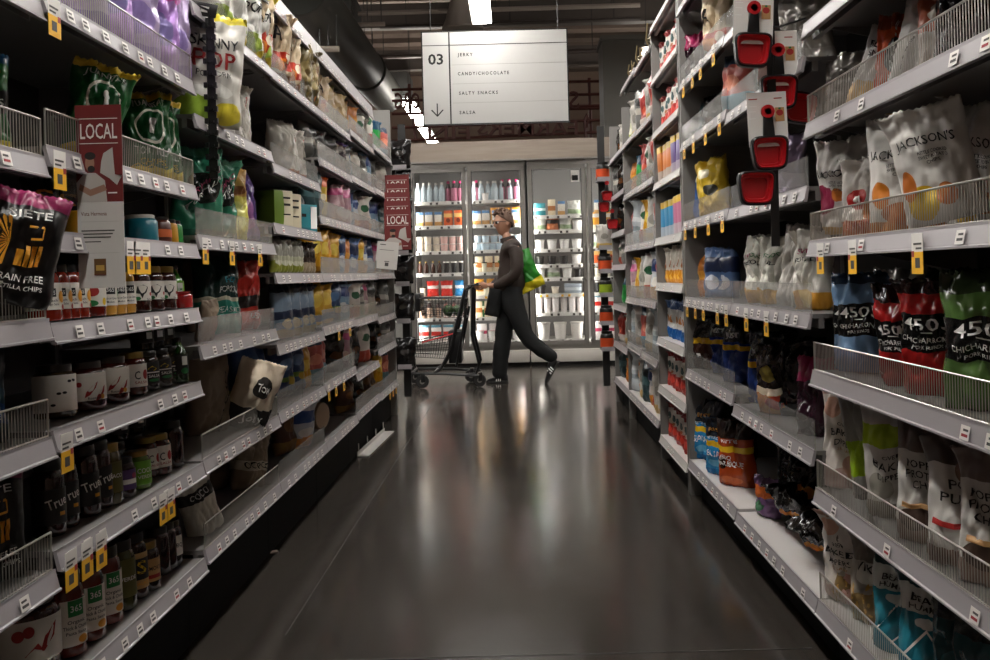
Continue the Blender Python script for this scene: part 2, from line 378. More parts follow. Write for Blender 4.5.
# ---------------------------------------------------------------- shelving bays
WIREF, ACRF, NOF = 'w', 'a', None
BAYN = {'L0':'nearest left bay','L1':'second left bay','L2':'third left bay','L3':'fourth left bay','L4':'fifth left bay','L5':'sixth left bay','L6':'last left bay','R1':'nearest right bay','R2':'second right bay','R3':'third right bay','R4':'pale framed right bay','R5':'right bay after pale frame','R6':'sixth right bay','R7':'last right bay'}
ORD = ['bottom', 'second', 'third', 'fourth', 'fifth', 'sixth', 'seventh', 'eighth', 'ninth']
BAYS = {}
DEP = .45
def sx(side, d): return -(AL+d) if side == 'L' else AR+d
def bay(key, y0, y1, rows, label, kick=.10, top=2.2, back=True, panels=(), depth=DEP, tagrate=.85, seed=1):
    """rows: list of (rail bottom z, fence, [px of yellow hanging tags])"""
    side = key[0]; sg = -1 if side == 'L' else 1; rnd = random.Random(seed*13+5)
    root = empty('shelving_bay', (sx(side, 0), (y0+y1)/2, 0)); tag(root, label, 'shelving', 'shelving bays along the aisle')
    ox, oy = sx(side, 0), (y0+y1)/2
    def P(d, y, z): return (sg*d, y-oy, z)
    if back: MB().box(P(depth, y0+.002, .02), P(depth+.02, y1-.002, top)).obj('back_panel', PANELB, root)
    for yy in (y0+.012, y1-.012): MB().box(P(depth-.03, yy-.01, 0), P(depth, yy+.01, top)).obj('upright', PANEL, root)
    MB().box(P(.05, y0+.002, 0), P(.07, y1-.002, rows[0][0])).obj('kick_plate', KICK, root)
    for nm, yy in panels: MB().box(P(.0, yy-.014, 0.0), P(depth+.02, yy+.014, nm)).obj('side_panel', PANEL, root, bevel=.003)
    RH = .042
    for i, (z, fence, tags) in enumerate(rows):
        hh = .085 if z > 2.1 and side == 'L' else RH
        dk = MB(); dk.box(P(.004, y0+.004, z+RH-.012), P(depth, y1-.004, z+RH)); dk.box(P(.02, y0+.004, z+.002), P(.035, y1-.004, z+RH-.012))
        for yy in (y0+.02, y1-.02): dk.add([P(.05, yy-.003, z+RH-.012), P(depth, yy-.003, z+RH-.012), P(depth, yy-.003, z-.06), P(.05, yy+.003, z+RH-.012), P(depth, yy+.003, z+RH-.012), P(depth, yy+.003, z-.06)], [(0,1,2),(5,4,3),(0,3,4,1),(1,4,5,2),(2,5,3,0)])
        sh = dk.obj('shelf', DECKW if side == 'R' and i == 0 or key == 'R4' else DECK, root)
        rl = MB()  # angled price rail with small lips
        for yA, yB in ((y0+.003, y1-.003),):
            pr = [(.004, z+hh), (-.004, z+hh+.003), (-.004, z+hh-.003), (-.012, z+.006), (-.016, z+.004), (-.016, z), (-.004, z)]
            vs = [P(d, yA, q) for d, q in pr] + [P(d, yB, q) for d, q in pr]; n = len(pr)
            rl.add(vs, [(k, (k+1) % n, n+(k+1) % n, n+k) for k in range(n)] + [tuple(range(n)), tuple(range(n, 2*n))[::-1]])
        rl.obj('price_rail', RAIL if key != 'R4' else plain('pale_rail', 'b9b6b2', .4), sh)
        if fence == WIREF:
            f = MB(); fh = .078; zz = z+RH; n = int((y1-y0)/.0115)
            for k in range(n+1):
                yy = y0+.012+(y1-y0-.024)*k/n; f.box(P(.0, yy-.0007, zz), P(.0015, yy+.0007, zz+fh))
            for q, r in ((zz+fh, .0024), (zz+.004, .0018)): f.tube([P(.001, y0+.010, q), P(.001, y1-.010, q)], r, 6)
            for yy in (y0+.010, y1-.010): f.tube([P(.001, yy, zz), P(.001, yy, zz+fh)], .0024, 6)
            f.obj('wire_fence', WIRE, sh)
        elif fence == ACRF:
            f = MB(); fh = .085; ym = (y0+y1)/2; zz = z+RH
            f.box(P(.001, y0+.01, zz), P(.004, ym-.002, zz+fh)); f.box(P(.001, ym+.002, zz), P(.004, y1-.01, zz+fh))
            f.obj('clear_fence', ACRN if y0 < 4 else ACR, sh)
        for px in tags:   # hanging sale tags: a white strip over a yellow one
            X = sx(side, -.018); Y = depth_of(px, X, z+.02)
            if not (y0+.02 < Y < y1-.02): Y = min(max(Y, y0+.03), y1-.03)
            t = MB(); a = .026; zt = z+.035
            t.box(P(-.0185, Y-a, z-.002), P(-.0175, Y+a, zt), 0); t.box(P(-.0190, Y-a, z-.046), P(-.0175, Y+a, z-.002), 1)
            t.box(P(-.0194, Y-a*.5, z-.034), P(-.0188, Y+a*.3, z-.014), 2); t.box(P(-.0194, Y+a*.5, z-.012), P(-.0188, Y+a*.95, z+.0), 3)
            t.box(P(-.0190, Y-a*.8, z+.012), P(-.0184, Y+a*.6, z+.016), 2); t.box(P(-.0190, Y-a*.8, z+.003), P(-.0184, Y+a*.2, z+.007), 2)
            t.obj('sale_tag', [WHITE, YEL, INK, TAGRED], sh)
        if tagrate and y0 < 6.9:
            n = 8
            for k in range(n):
                if rnd.random() > tagrate: continue
                yy = y0+.08+(y1-y0-.16)*(k+rnd.random()*.5)/n
                t = MB(); t.box(P(-.0135, yy-.017, z+.008), P(-.0130, yy+.017, z+.034), 0); t.box(P(-.0142, yy-.012, z+.024), P(-.0136, yy+.006, z+.028), 1); t.box(P(-.0142, yy-.012, z+.014), P(-.0136, yy+.010, z+.019), 1 if rnd.random() < .7 else 2)
                for v in range(len(t.v)):   # follow the rail's slope
                    d, yq, zq = t.v[v]; t.v[v] = (d + sg*(zq-z-.02)*.2, yq, zq)
                t.obj('price_tag', [WHITE, INK, TAGRED], sh)
    BAYS[key] = dict(y0=y0, y1=y1, rows=[r[0]+RH for r in rows], side=side); return root
W_, A_, N_ = WIREF, ACRF, NOF
bay('L0', 1.02, 1.93, [(.22,W_,[]),(.47,W_,[]),(.74,W_,[]),(.98,W_,[]),(1.31,W_,[]),(1.63,W_,[]),(1.9,N_,[]),(2.175,N_,[])], 'grey shelving bay at the left photo edge with wire fences', seed=1, top=2.25)
bay('L1', 1.93, 2.84, [(.22,N_,[]),(.505,N_,[71,87,101,163,171]),(.75,N_,[60]),(.97,N_,[]),(1.16,N_,[131,138,146]),(1.335,W_,[56]),(1.65,W_,[54]),(2.175,N_,[])], 'grey shelving bay of salsa jars and sauce bottles on the left', seed=2, tagrate=.95, top=2.25)
bay('L2', 2.84, 3.75, [(.24,W_,[]),(.51,W_,[]),(.855,A_,[]),(1.19,A_,[202,232,260]),(1.555,N_,[]),(1.895,A_,[]),(2.175,N_,[])], 'grey shelving bay with the black hanging strip on its left-hand shelf', seed=3, top=2.25)
bay('L3', 3.75, 4.66, [(.24,A_,[]),(.52,A_,[]),(.79,A_,[]),(1.075,N_,[]),(1.275,N_,[]),(1.515,A_,[]),(1.89,A_,[]),(2.175,N_,[])], 'grey shelving bay on the left with green and blue snack boxes', seed=4, top=2.25)
bay('L4', 4.66, 5.57, [(.24,N_,[]),(.53,A_,[329,336,344]),(.81,A_,[339,350]),(1.075,A_,[]),(1.36,A_,[]),(1.65,A_,[]),(1.89,A_,[]),(2.175,N_,[])], 'grey shelving bay on the left with yellow bags, fifth along', seed=5, top=2.25)
bay('L5', 5.57, 6.5, [(.25,A_,[]),(.48,N_,[]),(.80,A_,[]),(1.075,A_,[]),(1.36,A_,[]),(1.66,A_,[]),(1.93,A_,[]),(2.175,N_,[])], 'grey shelving bay on the left, second from the aisle end', seed=6, top=2.25)
bay('L6', 6.5, 7.45, [(.24,A_,[390,393,396]),(.55,A_,[]),(.77,A_,[]),(1.08,A_,[]),(1.36,A_,[]),(1.67,A_,[]),(1.97,A_,[])], 'grey shelving bay on the left at the aisle end with tall end panel', panels=[(2.41, 7.47)], seed=7, top=2.25)
bay('R1', 1.48, 2.62, [(.125,W_,[]),(.435,W_,[]),(.76,W_,[]),(1.115,W_,[820,852,917]),(1.44,W_,[]),(1.715,N_,[]),(2.0,N_,[]),(2.3,N_,[])], 'grey shelving bay at the right photo edge with wire fences', seed=8, top=2.5, tagrate=.5)
bay('R2', 2.62, 3.58, [(.125,N_,[]),(.535,A_,[]),(.915,A_,[746,766]),(1.27,A_,[]),(1.63,A_,[]),(1.925,A_,[]),(2.3,N_,[])], 'grey shelving bay on the right beside the red measuring cups', seed=9, top=2.5)
bay('R3', 3.58, 4.55, [(.135,N_,[]),(.57,A_,[]),(.915,A_,[687,695,703,717,732]),(1.275,A_,[685,695,708,722]),(1.65,A_,[684,693,705,719]),(1.935,A_,[683,692,700,713]),(2.3,N_,[])], 'grey shelving bay on the right with blue chip bags at the bottom', seed=10, top=2.5, panels=[(2.5, 4.57)])
bay('R4', 4.60, 5.46, [(.10,N_,[]),(.39,N_,[]),(.665,N_,[]),(.975,N_,[]),(1.23,N_,[]),(1.545,N_,[]),(1.835,N_,[]),(2.14,N_,[]),(2.44,N_,[])], 'pale framed shelving bay on the right with red and white pouches', seed=11, top=2.5, tagrate=.3, panels=[(2.5, 4.615), (2.5, 5.47)])
bay('R5', 5.50, 6.20, [(.17,N_,[]),(.52,A_,[]),(.865,A_,[]),(1.225,A_,[]),(1.595,A_,[]),(1.96,N_,[]),(2.36,N_,[])], 'grey shelving bay on the right just past the pale framed bay', seed=12, top=2.4)
bay('R6', 6.20, 6.97, [(.17,N_,[]),(.53,A_,[]),(.86,A_,[]),(1.23,A_,[]),(1.60,A_,[]),(1.97,N_,[]),(2.38,N_,[])], 'grey shelving bay on the right, second from the aisle end', seed=13, top=2.4)
bay('R7', 6.97, 7.9, [(.17,N_,[]),(.47,N_,[]),(.78,N_,[]),(1.10,N_,[]),(1.36,N_,[]),(1.66,N_,[]),(1.97,N_,[])], 'grey shelving bay on the right at the aisle end with dark products', seed=14, top=2.3, panels=[(2.3, 6.99), (2.3, 7.91)])
# ---------------------------------------------------------------- products
def prod(bk, row, key, px, look, d=.09, yaw=.25, lean=-.06, roll=0, dz=0, group=None, var=0, scale=1, Y=None, where=None, over=False):
    b = BAYS[bk]; side = b['side']; z = b['rows'][row] + dz; s = SKU[key]
    zs = None
    if s['kind'] == 'bag':
        yaw *= .82; gap = (b['rows'][row+1] - .045 - z) if row+1 < len(b['rows']) else .6
        if not over and abs(lean) < .3: zs = min(scale, gap/s['dims'][1]*.985); scale = max(zs, scale*.92)
        if not over: d = max(d, (s['dims'][0]/2*abs(math.sin(yaw)) + s['dims'][2]/2*math.cos(yaw))*scale*.72 + .010 + max(0, math.sin(lean))*s['dims'][1]*scale*.8)
    zs = zs or scale; h = s['dims'][1]*zs; X = sx(side, d)
    if Y is None: Y = depth_of(px, X, z + h*.5)
    Y = min(max(Y, b['y0']+.03), b['y1']-.03) if abs(dz) < .6 else Y
    rz = (PI/2 - yaw) if side == 'L' else (-PI/2 + yaw)
    lab = '%s, %s' % (look, where or '%s shelf, %s' % (ORD[row], BAYN[bk]))
    return put(key, (X, Y, z + .001), (lean, roll, rz), lab, group, var, (scale, scale, zs))
def run(bk, row, key, pxs, look, d=.09, yaw=.25, lean=-.06, jit=.02, **k):
    rnd = random.Random(hash_(bk + key + str(row)))
    g = ('%s, %s shelf, %s' % (look, ORD[row], BAYN[bk])) if len(pxs) > 1 else None
    for i, px in enumerate(pxs):
        prod(bk, row, key, px, look, d + rnd.uniform(-1, 1)*jit*.4, yaw + rnd.uniform(-1, 1)*jit*5, lean + rnd.uniform(-1, 1)*jit, rnd.uniform(-1, 1)*jit*1.5, group=g, var=i % 2 if SKU[key]['kind'] == 'bag' else 0, **k)

J = 'jar'; T = 'text'
def jar(key, r, h, body, lid, lab, v0, v1, look, pr=None, noun='salsa_jar', cat='jar', rough=.12):
    sku(key, 'jar', (r, h, lid, lab, v0, v1), plain('contents_'+body, body, rough, coat=.4), noun, look, cat, pr)
def bot(key, r, h, body, cap, lab, v0, v1, look, pr=None, noun='sauce_bottle', cat='bottle', neck=.42):
    sku(key, 'bottle', (r, h, cap, lab, v0, v1), plain('contents_'+body, body, .1, coat=.5), noun, look, cat, pr, neck=neck)
LIDB = plain('black_lid', '15120f', .3); LIDG = plain('gold_lid', 'a58a4c', .3, metal=.7); LIDW = plain('white_lid', 'd8d4cc', .4); LIDR = plain('red_lid', '9a1c1c', .35)
LW = plain('white_label_paper', 'e9e4da', .6); LK = plain('black_label_paper', '151313', .5); LGN = plain('green_label_paper', '6fae2c', .5); LPU = plain('purple_label_paper', '5a3f7a', .5)
LTN = plain('tan_label_paper', 'c39a5e', .6); LOL = plain('olive_label_paper', '5e5a24', .55)
chili = [(3,'poly',[(-.02,.03),(-.008,.036),(.006,.052),(.012,.066),(-.004,.055),(-.016,.043)]), (3,'poly',[(.004,.02),(.018,.026),(.03,.04),(.034,.056),(.02,.044),(.008,.032)]), (2,'disc',.024,.03,.006,.006)]
jar('mango', .036, .124, '7a1c0c', LIDB, LW, .20, .66, '', [(0,'rect',-.012,.052,.006,.070),(1,T,'365',-.003,.060,.009,.013),(0,T,'Peach',-.004,.044,.006,.024),(0,T,'Mango Salsa',-.004,.036,.005,.03),(2,'disc',.022,.052,.010,.013),(3,'disc',.026,.030,.006,.006),(8,'disc',-.026,.032,.007,.005)])
jar('tomato', .040, .124, '5e140a', LIDB, LW, .20, .68, '', [(3,'disc',-.004,.060,.016,.012),(8,'disc',-.006,.032,.015,.007),(5,'disc',.026,.036,.006,.009),(8,'disc',-.002,.073,.006,.002)])
jar('queso', .034, .124, 'c8923c', LIDB, LW, .20, .66, '', [(0,'rect',-.014,.052,.014,.072),(1,T,'365',0,.062,.010,.02),(0,T,'Salsa con Queso',0,.042,.006,.036),(0,T,'Medium',0,.033,.005,.02),(8,'disc',.03,.055,.006,.008)])
jar('cowspot', .040, .124, '2e0f08', LIDG, LW, .25, .66, '', [(0,'poly',[(-.016,.05),(-.012,.068),(.004,.072),(.018,.066),(.012,.052),(.004,.046),(0,.036),(-.006,.048)]),(8,'disc',-.012,.036,.008,.005),(3,'disc',.028,.048,.005,.005),(0,T,'Salsa',.022,.034,.005,.02)])
bot('greenb', .028, .13, '2f6b1c', LIDB, LGN, .2, .62, '', [(1,'rect',-.008,.04,.010,.075),(8,T,'LIME',.001,.055,.008,.014)])
jar('redtin', .036, .05, '9a1c1c', LIDR, None, .1, .8, '', noun='dip_tin')
jar('leafbox', .045, .12, '3a2c1c', LIDB, LW, .12, .80, '', [(0,'line',-.025,.03,.026,.085,.0015)]+[(0,'disc',-.02+.012*k,.036+.013*k+(.006 if k%2 else -.006),.005,.003) for k in range(5)])
jar('chilijar', .050, .115, '3a0d08', LIDB, LW, .20, .76, '', chili+[(3,'disc',-.03,.062,.006,.006),(0,T,'Roasted',.0,.028,.006,.026),(0,T,'Chipotle Salsa',.0,.021,.005,.034)])
jar('patjar', .033, .11, '231a10', LIDB, LK, .18, .72, '', [(5,'poly',[(-.018,.06),(-.006,.068),(.008,.060),(.0,.055)]),(1,'rect',-.022,.049,.022,.052),(1,T,'SALSA',0,.040,.008,.034),(8,'disc',.0,.029,.016,.004)])
jar('seedjar', .031, .105, '14100c', LIDB, LK, .18, .7, '', [(1,'rect',-.008,.03,.010,.048),(8,'disc',.0,.056,.012,.006),(6,'disc',.014,.06,.006,.007)])
bot('limeb', .028, .135, '1c3a12', LIDB, LK, .2, .62, '', [(8,'disc',0,.035,.012,.009),(1,'rect',-.008,.052,.010,.078)])
jar('tru', .034, .165, '2a0a06', LIDB, LK, .16, .62, '', [(1,T,'True',0,.072,.022,.046,.25),(2,'rect',.004,.044,.018,.052)], noun='sauce_jar')
jar('olivejar', .032, .15, '4a4218', LIDG, LOL, .2, .7, '', [(1,T,'TACO',0,.07,.010,.034)], noun='sauce_jar')
jar('purplejar', .034, .10, '2b0f14', LIDB, LPU, .2, .7, '', [(1,'rect',-.022,.034,.022,.046),(7,'disc',.014,.054,.008,.007)])
jar('limejar', .036, .10, '4a6a14', LIDG, LGN, .12, .74, '', [(1,T,'COOL',0,.048,.013,.042),(1,T,'VERDE',0,.032,.009,.040)])
jar('cjar', .036, .115, '4a1208', LIDG, LW, .2, .72, '', [(0,T,'C',-.010,.052,.022,.014),(3,'disc',.014,.054,.009,.013),(3,T,'SALSA',0,.034,.007,.036)])
jar('darkjar', .034, .135, '2a0806', LIDB, None, 0, 0, '', noun='sauce_jar')
jar('bigchili', .075, .17, '3a0d08', LIDB, LW, .2, .72, '', [(3,'poly',[(-.02,.05),(.02,.055),(.045,.08),(.052,.11),(.03,.09),(.0,.068)]),(3,'disc',-.03,.095,.012,.012),(3,'disc',-.01,.10,.011,.012)])
jar('pasta', .042, .185, '5e1608', LIDB, LW, .14, .68, '', [(8,'rect',-.018,.090,.018,.125),(1,T,'365',0,.106,.014,.026),(0,T,'Organic',0,.078,.008,.04),(0,T,'Thick & Chunky',0,.066,.008,.058),(0,T,'Pasta Sauce',0,.054,.007,.048),(2,'disc',.014,.038,.013,.009)], noun='sauce_jar')
jar('greenjar', .040, .175, '3c3c10', LIDB, LOL, .2, .74, '', [(1,T,'VERDE',0,.08,.010,.046)], noun='sauce_jar')
jar('snakejar', .036, .17, '3a1c0c', LIDB, LTN, .16, .7, '', [(0,'rect',-.028,.05,.028,.105),(5,T,'S',0,.08,.034,.026),(2,T,'SAUCE',0,.04,.008,.04)], noun='sauce_jar')
jar('tanjar', .034, .13, '2c160c', LIDG, LTN, .2, .66, '', [(0,T,'SMOKY',0,.06,.011,.042),(3,'rect',-.02,.034,.02,.044)], noun='sauce_jar')
jar('darkwhite', .030, .13, '1c0c08', LIDB, LW, .24, .68, '', [(0,T,'BBQ',0,.06,.012,.03)], noun='sauce_jar')
jar('tealcan', .046, .075, '1d7d90', LIDW, None, .1, .8, '', noun='dip_can', cat='can', rough=.3)
jar('browncan', .040, .075, '5a2616', LIDB, plain('orange_label_paper', 'd8662a', .5), .2, .5, '', noun='dip_can', cat='can', rough=.3)
jar('yellowcan', .030, .072, 'd09a1c', LIDB, None, .1, .8, '', noun='dip_can', cat='can', rough=.3)
jar('greencan', .032, .07, '2c8a3c', LIDB, None, .1, .8, '', noun='dip_can', cat='can', rough=.3)
# ---- bags
def bag(key, w, h, t, base, bands=(), blobs=(), pr=None, hi=False, noun='chip_bag', rough=.36, speck=None, metal=0, **k):
    if noun in ('chip_bag', 'paper_snack_bag'): w *= .80 if hi else .92; h *= .90 if hi else .95; t *= .9
    if 'crumple' not in k: k['crumple'] = .017 if hi else .011
    rough = max(.16, rough-.08)
    sku(key, 'bag', (w, h, t), printed('print_'+key, base, bands, blobs, rough, .25, .012, speck, metal=metal), noun, '', 'bag', pr, hi, **k)
bag('snakepouch', .10, .16, .05, '1a1512', [(.1,.3,'3a3420')], pr=[(2,T,'S',-.1,.62,.32,1.0),(6,T,'SALSA',0,.25,.08,1.2)], hi=True, noun='dip_pouch', crumple=.004)
bag('juanita', .19, .30, .11, '1c5c2c', [(0,.12,'c9a92a'),(.12,.16,'e0c73c'),(.93,1,'d9b82e')], [(.5,.62,.30,.20,'e8e4d4'),(.5,.62,.26,.17,'14532a')], pr=[(1,T,'JUANITA\'S',0,.87,.06,1.3),(1,'disc',0,.66,.13,.05),(1,'rect',-.1,.53,.1,.62),(1,T,'TORTILLA',0,.33,.10,1.5),(5,T,'CHIPS',0,.21,.06,1.0),(5,'line',-.9,.14,-.6,.18,.012),(5,'line',-.6,.18,-.3,.14,.012),(5,'line',-.3,.14,0,.18,.012),(5,'line',0,.18,.3,.14,.012),(5,'line',.3,.14,.6,.18,.012)], hi=True)
bag('purplebag', .24, .36, .13, 'b9a6cc', [(.0,.12,'8f7ab0'),(.88,1,'d7d0e2')], [(.5,.7,.24,.16,'d38fc8'),(.5,.3,.3,.12,'9a86be')], rough=.22, hi=True, metal=.15, crumple=.016)
bag('pinkbag', .22, .34, .12, 'b48ad0', [(.6,.8,'c95fae')], [(.5,.35,.3,.15,'8d80b8')], rough=.22, hi=True, metal=.15, crumple=.016)
bag('tealbag', .25, .34, .12, '2f7a5e', [(.0,.1,'245c48'),(.9,1,'5aa888')], [(.5,.55,.34,.17,'17201c')], pr=[(7,T,'ORGANIC',0,.60,.07,1.2,.3),(1,T,'TORTILLA',0,.50,.07,1.3,.3)], hi=True, rough=.3)
bag('yellowbag', .21, .30, .11, 'd8cf5e', [(.62,1,'c49a54')], [(.5,.35,.3,.2,'e8e48a'),(.5,.7,.3,.06,'7a4a22')], hi=True, crumple=.014)
bag('purpletall', .18, .33, .10, '6a4f92', [(.9,1,'3a2c5a'),(0,.1,'47306e')], [(.5,.4,.3,.2,'a468a8'),(.5,.7,.3,.1,'4a3474')], hi=True, rough=.25, crumple=.014)
bag('skinny', .30, .40, .14, 'cfcbc2', [(.94,1,'e0cf3a'),(.0,.14,'b8b49c')], [(.3,.14,.28,.12,'8fae3a'),(.75,.12,.2,.1,'d8c63a'),(.5,.3,.3,.06,'e6e4dc')], pr=[(0,T,'SKINNY',0,.72,.10,1.4),(3,T,'POP',0,.56,.16,1.2),(0,T,'POPCORN',0,.44,.05,1.0)], hi=True)
bag('whiteyel', .22, .32, .12, 'd8d6ce', [(.9,1,'e0d050'),(0,.12,'d0b83a')], [(.5,.2,.3,.12,'9cb04a'),(.6,.5,.24,.16,'e6e4de')], pr=[(0,T,'POP',0,.62,.14,1.1)], hi=True)
bag('whitepop', .24, .31, .13, 'd4cfc4', [(.0,.16,'b0653c')], [(.72,.72,.07,.06,'a8351c'),(.35,.3,.2,.1,'e8e4dc')], hi=True, crumple=.013)
bag('creamorange', .22, .34, .11, 'c9b596', [(.18,.42,'b8341c'),(.0,.12,'7a4a20')], [(.4,.24,.2,.1,'d8802c'),(.7,.34,.14,.07,'e6d8c0')], pr=[(0,T,'A',-.5,.66,.20,.5)], hi=True)
bag('olivebag', .22, .32, .12, '6e6038', [(.9,1,'54482a')], [(.5,.45,.28,.16,'8c7c50'),(.5,.2,.2,.1,'4e4226')], hi=True, crumple=.015)
bag('brownface', .20, .28, .11, '5c3d26', [(.8,1,'8c8068')], [(.5,.45,.3,.2,'d6c4a8'),(.5,.3,.16,.1,'3a2214'),(.5,.12,.4,.1,'c8702c')])
bag('tanbag', .21, .29, .12, 'b39a6c', [(.0,.14,'d0b040')], [(.5,.5,.3,.12,'8a7040')])
bag('popteal', .27, .37, .14, '17332e', [(.0,.42,'2e8a78'),(.42,.47,'c8c4ac')], pr=[(1,T,'POPCORN',.2,.56,.08,1.0),(9,T,'PO',.2,.68,.08,.5),(1,T,'SEA SALT',.2,.30,.07,1.0)], hi=True)
bag('redblack', .25, .35, .13, 'b02a20', [(.32,.48,'1c1412')], [(.5,.2,.3,.1,'c8402c')], pr=[(1,T,'RED',.4,.18,.08,.7)], hi=True, crumple=.018)
bag('paperbag', .27, .36, .15, '8c7a66', [], [], rough=.7, noun='paper_snack_bag', hi=True, pr=[(0,T,'OHYEAH',.3,.3,.10,.9,1.2)], crumple=.014)
bag('towbag', .30, .36, .15, 'cfc0aa', [(.0,.10,'1a1614'),(.10,.34,'1a1614')], [(.5,.66,.22,.15,'1c1816')], rough=.6, pr=[(1,T,'Tow',0,.66,.13,.6),(1,T,'Jolly',0,.2,.12,1.0)], noun='paper_snack_bag', hi=True)
bag('brownsack', .26, .34, .14, '6c5644', [(.3,.5,'5a4636')], rough=.7, noun='paper_snack_bag', crumple=.014)
bag('whitesack', .27, .36, .14, 'dcd8ca', [(.62,.82,'17150f')], rough=.55, noun='paper_snack_bag', hi=True, pr=[(1,T,'COCO',0,.72,.10,1.1)], crumple=.016)
bag('cocobag', .22, .30, .12, '9c8a74', [(.35,.5,'d6ccb8')], pr=[(0,T,'OCOCO',0,.43,.10,1.5)], rough=.6, noun='paper_snack_bag', hi=True)
bag('blackcoco', .20, .30, .11, '1c1a1a', [(.75,1,'0f1622')], pr=[(1,T,'COCO',0,.5,.10,1.1)], hi=True)
bag('bluewhite', .22, .28, .11, 'c4c8cc', [(.0,.25,'d88a2c'),(.55,.8,'2c4a86')], [(.5,.35,.3,.1,'e8e4dc')])
bag('blueyellow', .22, .31, .12, '2a446e', [(.0,.12,'1c2c4c'),(.30,.40,'6c8c3a')], [(.5,.65,.25,.12,'5a7aa4'),(.7,.3,.2,.08,'c8a83a')], crumple=.013)
bag('yelpack', .18, .26, .10, 'd09a1e', [(0,.14,'b07a18')], [(.5,.55,.3,.14,'e8cc58')])
bag('goldbag', .26, .30, .13, 'd6a824', [(.1,.26,'3e5a7c')], [(.5,.6,.3,.16,'e4c44c')], crumple=.018)
bag('bluepouch', .17, .25, .07, '7e94a8', [(.35,.5,'1c2c4a'),(.0,.16,'b4a070'),(.85,1,'1a2030')], [(.5,.26,.24,.1,'d8c8a0')])
bag('greenpouch', .085, .26, .055, 'a9a79a', [(.04,.36,'9aa23e'),(.36,.5,'cfd0b4')], [(.5,.3,.3,.08,'e4e4cc')], noun='snack_pouch')
bag('darkpouch', .10, .24, .055, '4a3c32', [(.0,.34,'b8a88c')], [(.5,.6,.3,.1,'221a16')], noun='snack_pouch')
bag('greybag', .20, .27, .11, '6c6c68', [(.4,.55,'b4b0a4')], [(.5,.7,.24,.1,'2c2c2c')])
bag('pumpkin', .18, .26, .10, 'd8b844', [(.72,1,'e0662a')], [(.4,.35,.2,.12,'1c1614'),(.62,.5,.14,.08,'f0e4c8')])
bag('darkteal', .20, .26, .10, '2c4448', [(.4,.6,'46666a')], [(.5,.7,.2,.08,'141c1e')])
bag('purpletop', .19, .30, .10, 'a49a92', [(.88,1,'3e2c68')], [(.5,.5,.3,.16,'5c4c54')], pr=[(0,T,'THE',0,.62,.09,.8),(0,T,'GOOD',0,.48,.10,1.1)], hi=True)
bag('pinkblue', .19, .25, .10, 'b4564c', [(.0,.3,'6c9cae'),(.8,1,'24384c')], [(.5,.5,.28,.12,'d88c74')])
bag('ltblue', .20, .28, .10, '7fa0b8', [(.6,.9,'1e3c78')], [(.5,.3,.3,.14,'e4e6e6')])
bag('pinkpouch', .17, .24, .09, 'b8949c', [(.7,.9,'c84c86')], [(.5,.3,.3,.12,'e2d8d4')])
bag('whitered', .19, .27, .10, 'd4cec6', [(.0,.3,'a83c24')], [(.5,.62,.25,.1,'2c6040')])
bag('blacksnack', .20, .27, .10, '14110f', [(.6,.8,'241c18')], [(.5,.4,.26,.1,'5a3418')], rough=.25, crumple=.016)
bag('brownsnack', .20, .27, .11, '4a2c1c', [(.0,.25,'8c6a30')], [(.5,.55,.28,.14,'76502c')], crumple=.015)
# right
bag('chich_blue', .20, .30, .11, '6f8fb0', [(.36,.68,'0b0b0c'),(.9,1,'2a3c54')], pr=[(1,T,'4505',0,.59,.105,1.35),(1,T,'CHICHARRONES',0,.46,.045,1.5),(1,'line',-.14,.525,.14,.525,.010),(1,T,'PORK RINDS',0,.40,.03,.9)], hi=True, rough=.22, crumple=.015)
bag('chich_red', .20, .30, .11, 'a01c1c', [(.36,.68,'0b0b0c'),(.85,1,'241010')], pr=[(1,T,'4505',0,.59,.105,1.35),(1,T,'CHICHARRONES',0,.46,.045,1.5),(1,'line',-.14,.525,.14,.525,.010),(1,T,'PORK RINDS',0,.40,.03,.9)], hi=True, rough=.22, crumple=.015)
bag('chich_green', .225, .30, .11, '4c6a34', [(.36,.68,'0b0b0c'),(.85,1,'2a3420')], pr=[(1,T,'4505',0,.59,.105,1.35),(1,T,'CHICHARRONES',0,.46,.045,1.5),(1,'line',-.14,.525,.14,.525,.010),(1,T,'PORK RINDS',0,.40,.03,.9)], hi=True, rough=.22, crumple=.015)
jk = [(0,T,"JACKSON'S",0,.66,.075,1.5),(0,T,'KETTLE COOKED',.1,.56,.028,.7),(0,T,'SWEET POTATO',.1,.52,.028,.7),(0,T,'CHIPS',.1,.48,.028,.35)]
bag('jack_orange', .225, .31, .12, 'dcd8d2', [(.0,.10,'c87c2c')], [(.25,.32,.14,.12,'d07a22'),(.55,.16,.3,.09,'c06a1c')], pr=jk, hi=True, rough=.5, crumple=.012)
bag('jack_yellow', .23, .33, .12, 'd8d4ce', [], [(.3,.18,.2,.14,'dcb41e'),(.15,.34,.1,.12,'c8702a'),(.6,.2,.14,.09,'b8682a')], pr=jk, hi=True, rough=.5, crumple=.014)
bag('jack_magenta', .21, .30, .11, 'dad6d0', [(.0,.08,'c89a3c')], [(.2,.38,.24,.16,'8c2444'),(.5,.42,.12,.07,'c8742a')], pr=jk, hi=True, rough=.5)
bag('jack_red', .22, .27, .11, 'd8d2ca', [(.0,.2,'b85a2c')], [(.4,.46,.22,.12,'b4221c'),(.65,.3,.16,.1,'c8742a')], pr=[(1,'rect',-.3,.42,-.05,.50),(3,T,'SPICY',0,.13,.08,1.0)], hi=True, rough=.5)
bk_ = [(0,T,'OVEN',0,.64,.035,.5),(0,T,'BAKED',0,.56,.07,1.2),(0,T,'DIPPERS',0,.46,.06,.9),(6,T,'SEA SALT',0,.39,.03,.7)]
